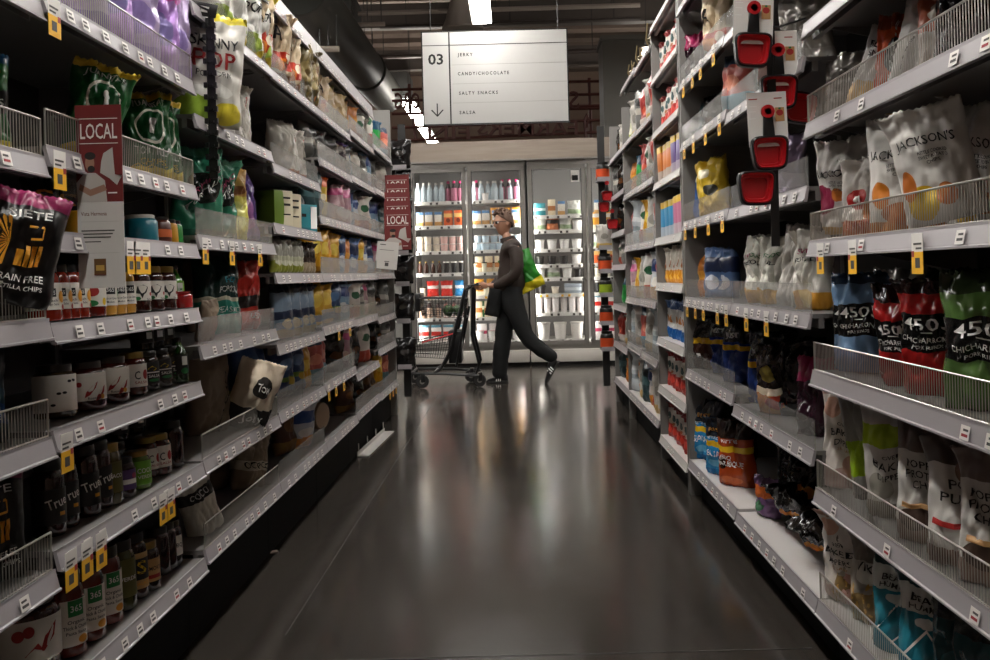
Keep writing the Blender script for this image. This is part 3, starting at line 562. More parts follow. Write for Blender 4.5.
bag('baked_pink', .22, .32, .10, 'dcd4cc', [(.0,.2,'c4a49c'),(.92,1,'b48c7c')], [(.25,.8,.2,.1,'d8a890'),(.7,.22,.3,.14,'c4988c')], pr=bk_, hi=True, rough=.5, crumple=.013)
bag('baked_lime', .22, .31, .10, 'cfcbc4', [(.66,.84,'a8c41e'),(.0,.16,'8a8478')], [(.3,.3,.2,.12,'a8a498')], pr=[(0,T,'OVEN',0,.58,.035,.5),(0,T,'BAKED',0,.50,.07,1.2),(0,T,'DIPPERS',0,.40,.06,.9)], hi=True, rough=.5, crumple=.014)
bag('greylime', .14, .32, .08, '9a9892', [(.25,.56,'a2c61e'),(0,.08,'6c6a64')], hi=True, rough=.45, crumple=.014)
bag('popped', .22, .33, .11, 'c9c5bf', [(.72,1,'6e5e56'),(.0,.16,'8c7466')], [(.4,.2,.3,.09,'4c3a30')], pr=[(0,T,'POPPED',0,.62,.06,1.1),(0,T,'PROTEIN',0,.54,.06,1.1),(0,T,'CHIPS',0,.46,.06,.8),(6,'rect',-.7,.28,.7,.32)], hi=True, rough=.5, crumple=.013)
bag('puffs', .22, .32, .12, 'cac6c0', [(.74,1,'564a44'),(.0,.14,'7c6458')], [(.6,.7,.2,.1,'7c5c48')], pr=[(0,T,'POP',0,.60,.07,.7),(0,T,'PUFFS',0,.50,.07,1.1),(3,'rect',-.7,.30,.7,.34)], hi=True, rough=.5, crumple=.013)
bag('vink', .20, .30, .10, 'a49c90', [(.62,1,'6c6258'),(.0,.3,'8c7042')], [(.5,.5,.3,.12,'d4d0c6')], pr=[(0,T,'VIKNK',0,.56,.08,1.2)], hi=True, rough=.45, speck=(9,.56,'c89a4c',.05,.4))
bag('tealleaf', .21, .33, .10, '2b7f92', [(.78,1,'1c3c40'),(.58,.80,'cfd2cc')], [(.5,.5,.2,.05,'d8dcd8')], pr=[(0,T,'BEANS',0,.70,.06,1.0),(0,T,'HUMMUS',0,.63,.05,1.1),(1,'line',-.7,.2,0,.45,.03),(1,'line',0,.45,.7,.15,.03),(1,'line',-.2,.1,.5,.3,.02)], hi=True, rough=.35, crumple=.014)
bag('darktealbag', .20, .33, .10, '1c4046', [(.7,1,'15201f')], [(.5,.35,.26,.12,'2a5c66')], rough=.35, hi=True)
bag('orangebag', .16, .32, .09, 'd0501c', [(.0,.15,'a83c1c'),(.85,1,'8c3414')], [(.5,.55,.2,.18,'2c1c16')], pr=[(1,T,'VEGGIE',0,.45,.06,1.0,1.3)], hi=True)
bag('plainwhite', .20, .30, .09, 'd0ccc8', [(.0,.1,'a8a49e')], pr=[(0,T,'pop',-.3,.5,.07,.6,1.0)], hi=True, rough=.5)
bag('erbag', .22, .30, .10, 'cfcbc4', [(.0,.3,'c8a468')], [(.5,.2,.2,.08,'d8a848')], pr=[(0,T,'BETTER',0,.72,.10,1.4),(0,T,'SNACKS',0,.60,.07,1.2)], hi=True, rough=.5)
bag('redpack', .19, .30, .10, 'a8583c', [(.2,.5,'c8bcb0')], [(.5,.7,.2,.1,'d8d0c4')], hi=True, crumple=.016)
bag('silverbag', .26, .30, .12, '8e8a84', [(.1,.3,'a4a09c')], [(.5,.6,.3,.14,'6c6862')], hi=True, rough=.2, metal=.3, crumple=.02)
bag('lilacbag', .22, .26, .11, '8a7c94', [(.2,.4,'b4a8bc')], hi=True, rough=.22, metal=.2, crumple=.018)
bag('sweetwhite', .17, .28, .10, 'd8d4ca', [(.0,.22,'d89c34')], [(.5,.14,.2,.1,'e8c060')], pr=[(7,T,'SWEET',0,.68,.06,1.1),(0,T,'POTATO',0,.58,.06,1.2)], hi=True, rough=.5)
bag('greenwhite', .17, .28, .10, 'd6d4c8', [(.0,.20,'c8983c')], [(.5,.5,.2,.08,'e8e8dc')], pr=[(8,T,'AVOCADO',0,.68,.06,1.2),(0,T,'OIL',0,.58,.07,.6)], hi=True, rough=.5)
bag('whitetall', .17, .30, .09, 'cac6be', rough=.5, hi=True)
bag('bluecamp', .17, .24, .09, '5a78a8', [(.5,.8,'1a2a50')], [(.5,.3,.3,.14,'d4d8e0')])
bag('orangesm', .15, .21, .08, 'c87828', [(.4,.6,'e0a040')])
bag('yelblue', .24, .30, .12, 'd2b02c', [(.0,.2,'b89820')], [(.4,.75,.2,.1,'e8e0c0'),(.6,.45,.2,.1,'3c3c34')], hi=True, crumple=.02)
bag('bluegreen', .18, .28, .10, '2458a0', [(.7,1,'d0d4d8')], hi=False)
bag('greensm', .14, .24, .09, '2a9a44', [(.7,1,'1c4c6c')])
bag('bluechip', .24, .32, .12, '2a8cc4', [(.62,1,'1c2430'),(.47,.56,'e2b81e'),(.0,.1,'1c6ca4')], [(.5,.2,.3,.06,'60b8dc')], pr=[(2,T,'RISE',0,.74,.07,.9),(1,T,'KETTLE CHIPS',0,.61,.04,1.2),(1,T,'SEA SALT',0,.36,.10,1.2)], hi=True, rough=.28, crumple=.014)
bag('bbqchip', .25, .33, .13, 'a8441c', [(.74,1,'2c1c14'),(.53,.62,'e2b81e')], [(.25,.35,.14,.1,'3c2418'),(.5,.1,.3,.06,'c8602c')], pr=[(1,T,'KETTLE',0,.70,.05,1.0),(1,T,'BBQ',-.2,.45,.07,.6),(1,T,'BARBEQUE',0,.35,.08,1.4)], hi=True, rough=.28, crumple=.014)
bag('navychip', .20, .30, .11, '1c3474', [(.62,1,'121720'),(.5,.58,'e2b81e')], pr=[(1,T,'JUST',0,.72,.08,1.0)], hi=True, rough=.28)
bag('brownyel', .20, .28, .10, '3c2018', [(.6,1,'14110f'),(.48,.58,'d8ae1e')], pr=[(1,T,'I',0,.25,.08,.2)], hi=True, rough=.28)
bag('blackorange', .24, .26, .12, '0f0c0b', [(.42,.72,'1c120c')], [(.4,.62,.2,.10,'c87424'),(.64,.6,.14,.08,'e8a04c')], hi=True, rough=.16, crumple=.022)
bag('blackplain', .22, .30, .11, '141214', [(.3,.45,'2a2426')], hi=True, rough=.18, crumple=.02)
bag('foodblack', .22, .28, .11, '1c1412', [(.0,.3,'d07a24'),(.3,.4,'e8d8c0')], [(.4,.6,.2,.12,'7a6a2c'),(.6,.2,.2,.1,'b83018')], hi=True, rough=.22, crumple=.015)
bag('purplemix', .20, .22, .10, '6c4c74', [(.5,.8,'c8642c')], [(.3,.3,.2,.14,'3c6c4c')], hi=True, rough=.2, crumple=.018)
bag('magblack', .18, .26, .10, '2c1420', [(.7,1,'9c2c58')], hi=True, rough=.25)
bag('redwhite', .115, .20, .06, 'd6d0c8', [(.0,.40,'b02a22'),(.84,1,'8c1c1c')], [(.5,.62,.2,.10,'3c5c5c'),(.5,.24,.3,.10,'d8483c'),(.3,.46,.2,.05,'b06a30')], noun='candy_pouch')
bag('orangewhite', .115, .22, .06, 'd8d2c6', [(.0,.34,'dc9220')], [(.4,.5,.2,.12,'a85c1c'),(.5,.16,.24,.07,'f0b844')], noun='candy_pouch')
bag('bluewh', .115, .22, .06, 'd4d2ce', [(.0,.28,'1f62ac'),(.75,1,'22406c')], [(.45,.5,.2,.1,'b8743c')], noun='candy_pouch')
sku('purplebox', 'box', (.085,.20,.05), printed('print_purplebox','6a5490',[(.82,1,'e0b81c'),(.0,.3,'b4a8b8')],wob=0,bump=0), 'candy_box', '', 'box')
sku('orangebox', 'box', (.085,.20,.05), printed('print_orangebox','d27a34',[(.82,1,'e0b81c'),(.0,.3,'c4b4a8')],wob=0,bump=0), 'candy_box', '', 'box')
sku('bluebox', 'box', (.085,.20,.05), printed('print_bluebox','2a86b4',[(.82,1,'e0b81c'),(.0,.3,'a8b4c0')],wob=0,bump=0), 'candy_box', '', 'box')
sku('pinkbox', 'box', (.085,.20,.05), printed('print_pinkbox','c46e92',[(.82,1,'e0b81c'),(.0,.3,'c4b0b8')],wob=0,bump=0), 'candy_box', '', 'box')
sku('greencream', 'box', (.115,.155,.10), printed('print_greencream','d4ccb0',[],[(.1,.5,.42,.9,'7a9c3c')],wob=0,bump=0), 'snack_box', '', 'box', [(0,'rect',-.004,.05,.04,.056),(0,'rect',0.0,.09,.04,.10),(0,'rect',-.004,.12,.04,.128)])
sku('tealbox', 'box', (.13,.13,.10), printed('print_tealbox','2f9aa8',[(0,.15,'2a7c8c')],wob=0,bump=0), 'snack_box', '', 'box', [(1,'rect',.02,.015,.062,.12),(0,'rect',-.04,.07,-.01,.085)])
sku('logroll', 'jar', (.085,.42,plain('kraft_end','b09a80',.7),None,0,0), plain('kraft_roll','6a5a4a',.7,bump=.4,bscale=12), 'paper_roll', '', 'paper roll')
# ================= LEFT, bay L1: jars and bottles
jy = .55
run('L1',0,'pasta',[66,86,104],'red pasta sauce jar with white label',d=.07,yaw=jy,jit=.01)
prod('L1',0,'bigchili',22,'wide jar with red chilies on white label',d=.12,yaw=.8,Y=2.03)
prod('L1',0,'greenjar',120,'olive green sauce jar',d=.07,yaw=jy); prod('L1',0,'snakejar',134,'brown sauce jar with black S label',d=.07,yaw=jy)
prod('L1',0,'tanjar',147,'small jar with tan label and gold lid',d=.06,yaw=jy); run('L1',0,'darkjar',[158,165],'plain dark sauce jar',d=.08,yaw=jy,jit=.01); prod('L1',0,'darkwhite',172,'dark jar with small white label',d=.07,yaw=jy)
run('L1',0,'tanjar',[112,128],'tan labelled jar in the back row',d=.16,yaw=jy,jit=.01)
run('L1',1,'tru',[49,63,85,98],'tall black labelled jar with slanted white script',d=.07,yaw=jy,jit=.01)
prod('L1',1,'olivejar',109,'slim olive jar with dull label',d=.06,yaw=jy); prod('L1',1,'purplejar',122,'small jar with purple label',d=.06,yaw=jy); prod('L1',1,'limejar',137,'small jar with bright lime green label',d=.06,yaw=jy)
prod('L1',1,'cjar',147,'narrow jar with red and white label, left of two',d=.09,yaw=jy,scale=.97); prod('L1',1,'cjar',158,'jar with red and white label, right of two',d=.07,yaw=jy); prod('L1',1,'darkjar',172,'plain dark red jar',d=.07,yaw=jy)
run('L1',1,'patjar',[116,134],'dark patterned jar in the back row',d=.15,yaw=jy,dz=.0,jit=.01); run('L1',1,'seedjar',[117,134],'black jar stacked on the back row',d=.15,yaw=jy,dz=.112,jit=.004)
prod('L1',2,'leafbox',55,'round jar with leaf sprig on white label',d=.09,yaw=.75); run('L1',2,'chilijar',[84,108],'wide salsa jar with red chilies on label',d=.08,yaw=.75,jit=.01)
prod('L1',2,'cjar',133,'salsa jar beside the wide chili jars',d=.07,yaw=jy)
run('L1',2,'patjar',[147,160,172],'black patterned jar in the lower stack row',d=.07,yaw=jy,jit=.01); run('L1',2,'seedjar',[142,153,163.5],'black jar with white square, stacked on jars',d=.09,yaw=jy,dz=.112,jit=.002)
prod('L1',2,'limeb',184,'dark bottle with green and white label',d=.05,yaw=jy)
run('L1',3,'mango',[44,54,64,73],'red salsa jar with mango on white label',d=.055,yaw=jy,jit=.01); prod('L1',3,'tomato',88,'salsa jar with tomato and peppers on label',d=.055,yaw=.8)
run('L1',3,'queso',[102,112.5,122],'yellow queso jar with white label',d=.055,yaw=jy,jit=.01); run('L1',3,'cowspot',[135,149,162],'gold lidded jar with dark patch on white label',d=.055,yaw=.7,jit=.01)
run('L1',3,'greenb',[175,185],'slim green bottle with white panel',d=.06,yaw=jy,jit=.01); prod('L1',3,'redtin',190,'low red dip tin',d=.04,yaw=jy)
run('L1',3,'mango',[70,84,97,112],'red salsa jar in the back row',d=.15,yaw=jy,jit=.01); run('L1',3,'cowspot',[140,155],'dark salsa jar in the back row',d=.15,yaw=jy,jit=.01)
run('L1',4,'snakepouch',[42,65],'black dip pouch with curling gold letter',d=.10,yaw=.7,jit=.01); prod('L1',4,'yellowcan',78,'yellow dip can by the black pouches',d=.07); prod('L1',4,'browncan',90,'brown dip can behind the sign card',d=.08)
prod('L1',4,'tealcan',141,'blue dip can with white lid',d=.07,yaw=jy); prod('L1',4,'browncan',157,'brown dip can with orange band',d=.06,yaw=jy); prod('L1',4,'yellowcan',168,'yellow dip can right of the brown one',d=.06); prod('L1',4,'greencan',178,'green dip can at the row end',d=.06)
prod('L1',5,'juanita',86,'green and gold tortilla bag, tilted, left of three',d=.09,over=True,yaw=1.0,lean=-.05,roll=.2,var=1); prod('L1',5,'juanita',148,'green and gold tortilla bag, middle of three',over=True,scale=.97,d=.09,yaw=1.05,lean=-.04); prod('L1',5,'juanita',163,'green and gold tortilla bag, right of three',over=True,d=.09,yaw=.95,lean=-.04,scale=.94)
for i, (px, k, v) in enumerate([(62,'purplebag',0),(95,'pinkbag',1),(122,'purplebag',1),(146,'pinkbag',0),(168,'purplebag',0)]):
    prod('L1',6,k,px,'shiny %s popcorn bag, %s from the left' % (['lilac','pink-striped','lilac','pink-striped','lilac'][i], ['first','second','third','fourth','fifth'][i]),d=.09,over=True,yaw=.85,var=v,lean=.02,scale=1.15)
# L0 bags leaning out over their fences
bag('greenparrot', .20, .30, .10, '1c5a24', [(.0,.14,'d0b83a'),(.4,.62,'101210'),(.9,1,'123c5a')], [(.6,.82,.2,.07,'d07a2c'),(.4,.86,.2,.05,'5aa83a')], pr=[(1,T,'CHIPS',0,.5,.07,1.2)], hi=True)
fan = [(2,'disc',-.42,.56,.02,.015)] + [(2,'poly',[(-.38,.56),(-.38-.50*math.cos(a-.10),.56+.21*math.sin(a-.10)),(-.38-.56*math.cos(a),.56+.235*math.sin(a)),(-.38-.50*math.cos(a+.10),.56+.21*math.sin(a+.10))]) for a in [(-1.35+.30*k) for k in range(10)]]
bag('siete', .30, .40, .14, '100d0d', [(.88,1,'7c1c48')], [(.5,.95,.5,.06,'8c2454')], pr=fan+[(2,'rect',-.2,.36,-.02,.50),(2,'line',0,.70,.42,.70,.02),(2,'line',.42,.70,.42,.60,.04),(2,'line',.42,.60,.1,.60,.02),(2,'rect',0.02,.36,.14,.54),(2,'rect',.18,.36,.30,.54),(2,'rect',.34,.36,.46,.54),(1,T,'SIETE',0,.80,.07,1.1),(1,T,'GRAIN FREE',0,.25,.06,1.3),(1,T,'TORTILLA CHIPS',0,.17,.04,1.3)], hi=True, rough=.4)
bag('bluemice', .22, .32, .10, '15303c', [(.55,1,'0f1c20'),(.2,.4,'1c3c6c')], [(.3,.5,.2,.1,'2c7a74'),(.2,.7,.14,.08,'2c6a5a')], pr=[(1,T,'GLUTEN FREE',0,.33,.03,1.0),(1,T,'SPICE',.2,.26,.06,.9),(9,'line',-.6,.1,.6,.16,.03)], hi=True)
prod('L0',4,'greenparrot',0,'green chip bag with bright parrot colours',d=.09,Y=1.86,yaw=.9,lean=.0,scale=.75)
prod('L0',3,'siete',0,'black chip bag with gold fan emblem, leaning out',d=.01,Y=1.80,yaw=1.2,lean=.08,roll=.22,scale=.60,dz=.035,over=True)
prod('L0',2,'bluemice',0,'dark teal and blue snack bag behind wire',d=.10,Y=1.84,yaw=.95,scale=.72)
prod('L0',1,'siete',0,'black chip bag with gold fan, behind wire',d=.09,Y=1.85,yaw=1.0,scale=.66)
prod('L0',3,'juanita',0,'green and gold bag lying behind the black one',d=.16,Y=1.80,yaw=.6,scale=.9)
# ================= L2
prod('L2',0,'whitesack',207,'white paper bag with black top, slumped',d=.06,over=True,yaw=.9,lean=.05,roll=-.35,scale=.62,var=1); prod('L2',0,'brownsack',236,'brown paper snack bag standing behind',d=.22,yaw=.3); prod('L2',0,'cocobag',246,'kraft snack bag with black lettering, left of two',d=.11,yaw=.7,lean=.06,roll=.15); prod('L2',0,'cocobag',262,'kraft snack bag with black lettering, right of two',d=.12,yaw=.7,var=1)
prod('L2',1,'paperbag',206,'tall kraft paper bag with crumpled top',d=.16,yaw=.6,lean=0,scale=.92); prod('L2',1,'towbag',240,'cream paper bag with black oval, slumped forward',d=.07,over=True,yaw=1.0,lean=.28,roll=.28,scale=.80); prod('L2',1,'brownsack',246,'brown paper bag at the back of the shelf',d=.26,yaw=.1); prod('L2',1,'blueyellow',274,'blue and yellow snack bag at the shelf end',d=.10,yaw=.5)
prod('L2',2,'paperbag',203,'kraft snack bag lying low at the left',d=.07,yaw=.3,scale=.42,lean=.2); prod('L2',2,'popteal',218,'tall dark popcorn bag with teal lower half',d=.13,yaw=.75); prod('L2',2,'redblack',254,'red popcorn bag with black band, crumpled',d=.13,yaw=.7,lean=.02,var=1)
prod('L2',2,'brownsack',234,'dark brown bag behind the red one',d=.28,yaw=.2)
prod('L2',3,'tealbag',196,'large green chip bag, left of two',d=.10,yaw=.85,lean=.02); prod('L2',3,'tealbag',212,'large green chip bag, right of two',d=.11,yaw=.7,lean=-.05,roll=.08,var=1); prod('L2',3,'yellowbag',228,'pale yellow snack bag with brown top',d=.09,yaw=.7,lean=.02); prod('L2',3,'purpletall',246,'tall purple foil snack bag',d=.10,yaw=.65,lean=-.05,roll=-.12)
prod('L2',4,'skinny',203,'large white popcorn bag with black and red words',d=.04,over=True,yaw=1.15,lean=.10,roll=.06); prod('L2',4,'whiteyel',196,'white and yellow popcorn bag lying low',d=.04,yaw=.9,lean=.2,scale=.7); run('L2',4,'whitepop',[242,265],'white popcorn bag with small red mark',d=.14,yaw=.6)
for i, px in enumerate((212,226,243,256)): prod('L2',5,'whiteyel',px,'white popcorn bag with yellow corners, %s from left' % ['first','second','third','fourth'][i],d=.05,over=True,yaw=.7,lean=.04,var=i % 2)
prod('L2',5,'creamorange',266,'cream and red snack bag with big A',d=.05,over=True,yaw=.6,lean=.1)
# ================= L3
prod('L3',0,'bluewhite',298,'white, blue and orange snack bag, slumped',d=.11,yaw=.6,lean=.15,var=1); run('L3',0,'brownsnack',[284,308],'brown foil snack bag',d=.14,yaw=.4)
run('L3',1,'blueyellow',[281,292],'crumpled blue and yellow snack bag',d=.11,yaw=.5); prod('L3',1,'yelpack',302,'yellow snack bag behind clear fence',d=.09,yaw=.5,scale=.8); run('L3',1,'blacksnack',[309,316],'black foil snack bag',d=.12,yaw=.4)
run('L3',2,'bluepouch',[283,292,301,310,317],'pale blue snack pouch with navy band',d=.07,yaw=.45)
run('L3',3,'greenpouch',[275,280.5,286,291.5,297],'pale pouch with green base',d=.05,yaw=.45,lean=0,jit=.006); run('L3',3,'darkpouch',[304,309.5,315],'brown pouch with cream base',d=.05,yaw=.45,jit=.008)
run('L3',4,'greencream',[275,284],'green and cream snack box',d=.07,yaw=.5,lean=0,jit=.004); prod('L3',4,'darkteal',290,'dark teal bag between the boxes',d=.12,yaw=.4,scale=.6); prod('L3',4,'tealbox',300,'bright blue snack box with white side',d=.07,yaw=.55,lean=0); prod('L3',4,'darkteal',311,'dark teal snack bag beside the blue box',d=.12,yaw=.5)
run('L3',5,'whitepop',[284,295],'white popcorn bag behind clear fence',d=.12,yaw=.5); prod('L3',5,'whitered',308,'white bag with rust red base',d=.12,yaw=.5); prod('L3',5,'greybag',317,'grey snack bag leaning back',d=.14,yaw=.4)
prod('L3',6,'creamorange',274,'cream and red snack bag, left of two',d=.05,over=True,yaw=.6,lean=.06,var=1); prod('L3',6,'creamorange',285,'cream and red snack bag, right of two',d=.05,over=True,yaw=.6,lean=.02); run('L3',6,'olivebag',[297,308],'olive green foil snack bag',d=.05,over=True,yaw=.55,lean=.05); prod('L3',6,'brownface',316,'brown snack bag with pale oval picture',d=.05,over=True,yaw=.5,lean=.04)
# ================= L4 - L6
def fill(bk, row, keys, names, d=.11, yaw=.4, lean=-.03, a=.08, scale=1):
    b = BAYS[bk]; n = len(keys)
    if bk in ('R5', 'R6', 'R7'): scale *= 1.15; d -= .03
    if bk in ('L5', 'L6', 'L4'): scale *= 1.06; d -= .02
    for i, k in enumerate(keys):
        Y = b['y0'] + .10 + (b['y1']-b['y0']-.2)*(i + .5*(n == 1))/max(1, n-1)
        rnd = random.Random(hash_(bk+k)+row*7+i)
        prod(bk, row, k, 0, names[i], d + rnd.uniform(-.02, .02), yaw + rnd.uniform(-.25, .25), lean + rnd.uniform(-.06, .08), rnd.uniform(-a, a), Y=Y, var=i % 2, scale=scale)
fill('L4',6,['brownface','creamorange','tanbag','tanbag'],['brown snack bag with pale picture','cream and red snack bag','tan snack bag, nearer of two','tan snack bag, farther of two'],d=.05,lean=.04)
fill('L4',5,['greybag','greybag','greybag','purpletop'],['grey snack bag, first from left','grey snack bag, second from left','grey snack bag, third from left','grey bag with purple top edge, tilted out'],d=.10)
fill('L4',4,['darkteal','pumpkin','darkpouch','pinkpouch'],['dark teal snack bag','yellow bag with orange top','small brown pouch','pink topped snack bag'],yaw=.5)
fill('L4',3,['yelpack','yelpack','orangesm','yelpack','bluecamp'],['yellow snack bag, first from left','yellow snack bag, second from left','small orange snack bag','yellow snack bag, nearest the blue one','blue and white snack bag'],d=.09,yaw=.5)
fill('L4',2,['goldbag','goldbag','blueyellow','ltblue'],['gold snack bag, left of two','gold snack bag, right of two','navy and yellow snack bag','pale blue snack bag'],d=.09,yaw=.5)
fill('L4',1,['pinkblue','pinkblue','blacksnack','pinkpouch'],['red and blue snack bag, left of two','red and blue snack bag, right of two','black foil snack bag','dusty pink snack bag'],yaw=.5)
put('logroll', (sx('L', .47), 5.12, BAYS['L4']['rows'][0]+.088), (0, PI/2, -.35), 'brown paper roll lying on the bottom shelf, fifth bay, left')
fill('L4',0,['blacksnack','brownsnack'],['black foil bag behind the paper roll','brown foil bag behind the paper roll'],d=.30)
fill('L5',6,['tanbag','orangesm','whitered','greenpouch'],['tan snack bag','small orange snack bag','white bag with rust base','green and pale pouch'],d=.05,lean=.05)
fill('L5',5,['greybag','ltblue','whitepop','greybag'],['grey snack bag, left of two','pale blue snack bag','white popcorn bag','grey snack bag, right of two'])
fill('L5',4,['pinkpouch','ltblue','bluewhite','whitered'],['pink topped pouch','blue and white snack bag','white, blue and orange bag','white bag with rust base'],yaw=.5)
fill('L5',3,['orangesm','bluecamp','yelpack','bluewhite'],['small orange bag','navy and white bag','yellow snack bag','white, blue and orange bag'],yaw=.5)
fill('L5',2,['ltblue','whitered','greybag','pinkpouch'],['pale blue snack bag','white bag with rust base','grey snack bag','pink topped pouch'],yaw=.5)
fill('L5',1,['greybag','blacksnack','whitered'],['pale grey crumpled bag','black foil snack bag','white bag with rust base'],yaw=.5)
fill('L5',0,['brownsnack','blacksnack','brownsnack'],['brown foil bag, left of two','black foil bag','brown foil bag, right of two'])
fill('L6',6,['whitered','greensm','pinkblue'],['white bag with rust base','small green snack bag','red and blue snack bag'],d=.09,lean=.03)
fill('L6',5,['ltblue','greybag','whitepop'],['pale blue snack bag','grey snack bag','white popcorn bag'])
fill('L6',4,['bluewhite','ltblue','darkteal'],['white, blue and orange bag','pale blue snack bag','dark teal snack bag'])
fill('L6',3,['bluecamp','pinkpouch','whitered'],['navy and white bag','pink topped pouch','white bag with rust base'])
fill('L6',2,['greybag','blacksnack','greybag'],['grey snack bag, left of two','black foil snack bag','grey snack bag, right of two'])
fill('L6',1,['blacksnack','blacksnack','greybag'],['black foil bag, left of two','black foil bag, right of two','grey snack bag'],scale=.8)
fill('L6',0,['brownsnack','yelpack','pinkblue'],['brown foil snack bag','yellow snack bag','red and blue snack bag'])
# ================= R1
prod('R1',2,'chich_blue',832,'blue pork rind bag, left of two',d=.12,yaw=1.0,lean=.02,scale=.98); prod('R1',2,'chich_blue',864,'blue pork rind bag, right of two',d=.11,yaw=1.05,var=1); prod('R1',2,'silverbag',893,'silver foil bag behind the blue ones',d=.24,yaw=.7)
prod('R1',2,'chich_red',908,'red pork rind bag, left of two',d=.10,yaw=.8,lean=.14,scale=.9); prod('R1',2,'chich_red',938,'red pork rind bag, right of two',d=.10,yaw=.95,lean=.06,var=1); prod('R1',2,'blackplain',952,'black foil bag in the back row',d=.26,yaw=.6); prod('R1',2,'chich_green',990,'green pork rind bag with black label',d=.09,yaw=1.1,lean=0)
prod('R1',3,'jack_magenta',832,'white chip bag with magenta picture',d=.04,yaw=.9,lean=.12,dz=.02); prod('R1',3,'jack_red',868,'white chip bag with red oval picture',d=.10,yaw=.85,lean=-.05,var=1,scale=.9); prod('R1',3,'jack_orange',905,'white chip bag with orange chips printed low',d=.09,yaw=1.05,lean=-.02,dz=.0); prod('R1',3,'jack_yellow',948,'white chip bag with yellow patch, tilted',d=.08,yaw=1.15,lean=.05,roll=-.2,dz=.02,scale=1.0,var=1)
prod('R1',3,'jack_yellow',985,'white chip bag at the photo edge, back row',d=.20,yaw=.9); prod('R1',3,'jack_orange',925,'white chip bag in the back row',d=.26,yaw=.9,var=1)
prod('R1',4,'erbag',868,'white bag with bold black capitals, tilted',d=.10,yaw=.9,lean=-.2,roll=.3,scale=.9); prod('R1',4,'orangebag',893,'narrow orange snack bag',d=.14,yaw=.9,lean=0,roll=.1); prod('R1',4,'plainwhite',912,'plain white bag with small black word',d=.12,yaw=.9,roll=.25); prod('R1',4,'redpack',945,'rust red and white snack bag',d=.14,yaw=.8); prod('R1',4,'blackplain',970,'black foil bag near the photo edge',d=.14,yaw=.8); prod('R1',4,'silverbag',835,'clear silvery bag lying at the left end',d=.10,yaw=.7,scale=.7)
prod('R1',5,'tanbag',800,'tan snack bag at the left end',d=.14,yaw=.8); prod('R1',5,'brownsnack',830,'brown foil snack bag',d=.14,yaw=.8)
prod('R1',1,'baked_pink',843,'white baked snack bag with pink corner',d=.09,yaw=1.0,lean=-.02,scale=1.0); prod('R1',1,'greylime',873,'narrow grey and lime bag, folded',d=.10,yaw=1.0,lean=0,roll=-.15); prod('R1',1,'baked_lime',900,'white baked snack bag with lime stripe',d=.08,yaw=1.0,lean=.08); prod('R1',1,'popped',932,'grey and white protein chip bag',d=.08,yaw=1.0); prod('R1',1,'puffs',968,'grey and white puffs bag',d=.08,yaw=1.05,var=1); prod('R1',1,'popped',1000,'grey protein chip bag at the photo edge',d=.08,yaw=.9,var=1)
prod('R1',1,'baked_pink',862,'white baked snack bag in the back row',d=.24,yaw=.8,var=1)
prod('R1',0,'baked_pink',838,'white and pink snack bag at the left end',d=.05,yaw=.7,lean=.05,var=1); prod('R1',0,'vink',858,'grey snack bag with white letters, left of two',d=.09,yaw=.9); prod('R1',0,'vink',878,'grey snack bag with white letters, right of two',d=.09,yaw=.95,var=1); prod('R1',0,'tealleaf',903,'teal and white bean chip bag, left of two',d=.08,yaw=.95); prod('R1',0,'tealleaf',932,'teal and white bean chip bag, right of two',d=.08,yaw=1.0,var=1); prod('R1',0,'darktealbag',965,'dark teal bag, nearer the photo edge',d=.09,yaw=.9); prod('R1',0,'darktealbag',990,'dark teal bag at the photo edge',d=.09,yaw=.9,var=1)

# ================= R2
prod('R2',0,'purplemix',757,'small purple and orange snack bag',Y=3.50,d=.10,yaw=.6,lean=.1,scale=.75); prod('R2',0,'blackorange',775,'glossy black bag with orange picture, left of two',Y=3.30,d=.25,dz=.04,over=True,yaw=.35,lean=1.05); prod('R2',0,'blackorange',806,'glossy black bag with orange picture, right of two',Y=2.95,d=.23,dz=.04,over=True,yaw=.45,lean=1.1,var=1); run('R2',0,'blackplain',[772,795,806],'black foil bag in the back row',d=.22,yaw=.7)
prod('R2',1,'navychip',745,'dark blue chip bag, right of two',d=.11,yaw=.8); prod('R2',1,'blackplain',763,'black foil bag in shadow',d=.15,yaw=.7); prod('R2',1,'foodblack',778,'black bag with orange and yellow food picture',d=.09,yaw=.9,lean=.06,scale=.95); prod('R2',1,'blackplain',800,'black foil bag near the shelf end',d=.14,yaw=.8); prod('R2',1,'magblack',816,'black bag with magenta top',d=.08,yaw=.8)
prod('R2',2,'sweetwhite',746,'white chip bag with plum words, orange base',d=.10,yaw=.8); prod('R2',2,'greenwhite',761,'white chip bag with green words, left of two',d=.10,yaw=.8); prod('R2',2,'greenwhite',775,'white chip bag with green words, right of two',d=.10,yaw=.8,var=1); prod('R2',2,'whitetall',793,'plain off-white bag leaning left',d=.09,yaw=.8,roll=.12); prod('R2',2,'sweetwhite',812,'white chip bag with orange base by the shelf end',d=.08,yaw=.8,var=1)
prod('R2',3,'lilacbag',785,'crumpled lilac foil bag',d=.12,yaw=.7); prod('R2',3,'lilacbag',760,'crumpled lilac foil bag in shadow',d=.2,yaw=.6,var=1)
prod('R2',4,'silverbag',808,'clear silvery crumpled bag, lower',d=.07,yaw=.9,lean=.05,scale=1.0); prod('R2',4,'silverbag',785,'clear silvery crumpled bag by the cups',d=.14,yaw=.8,var=1)
prod('R2',5,'orangesm',805,'small orange bag beside the card',d=.06,yaw=.8); prod('R2',5,'tanbag',818,'tan snack bag behind the cups',d=.10,yaw=.8); prod('R2',5,'greybag',782,'grey snack bag behind the cups',d=.12,yaw=.8)
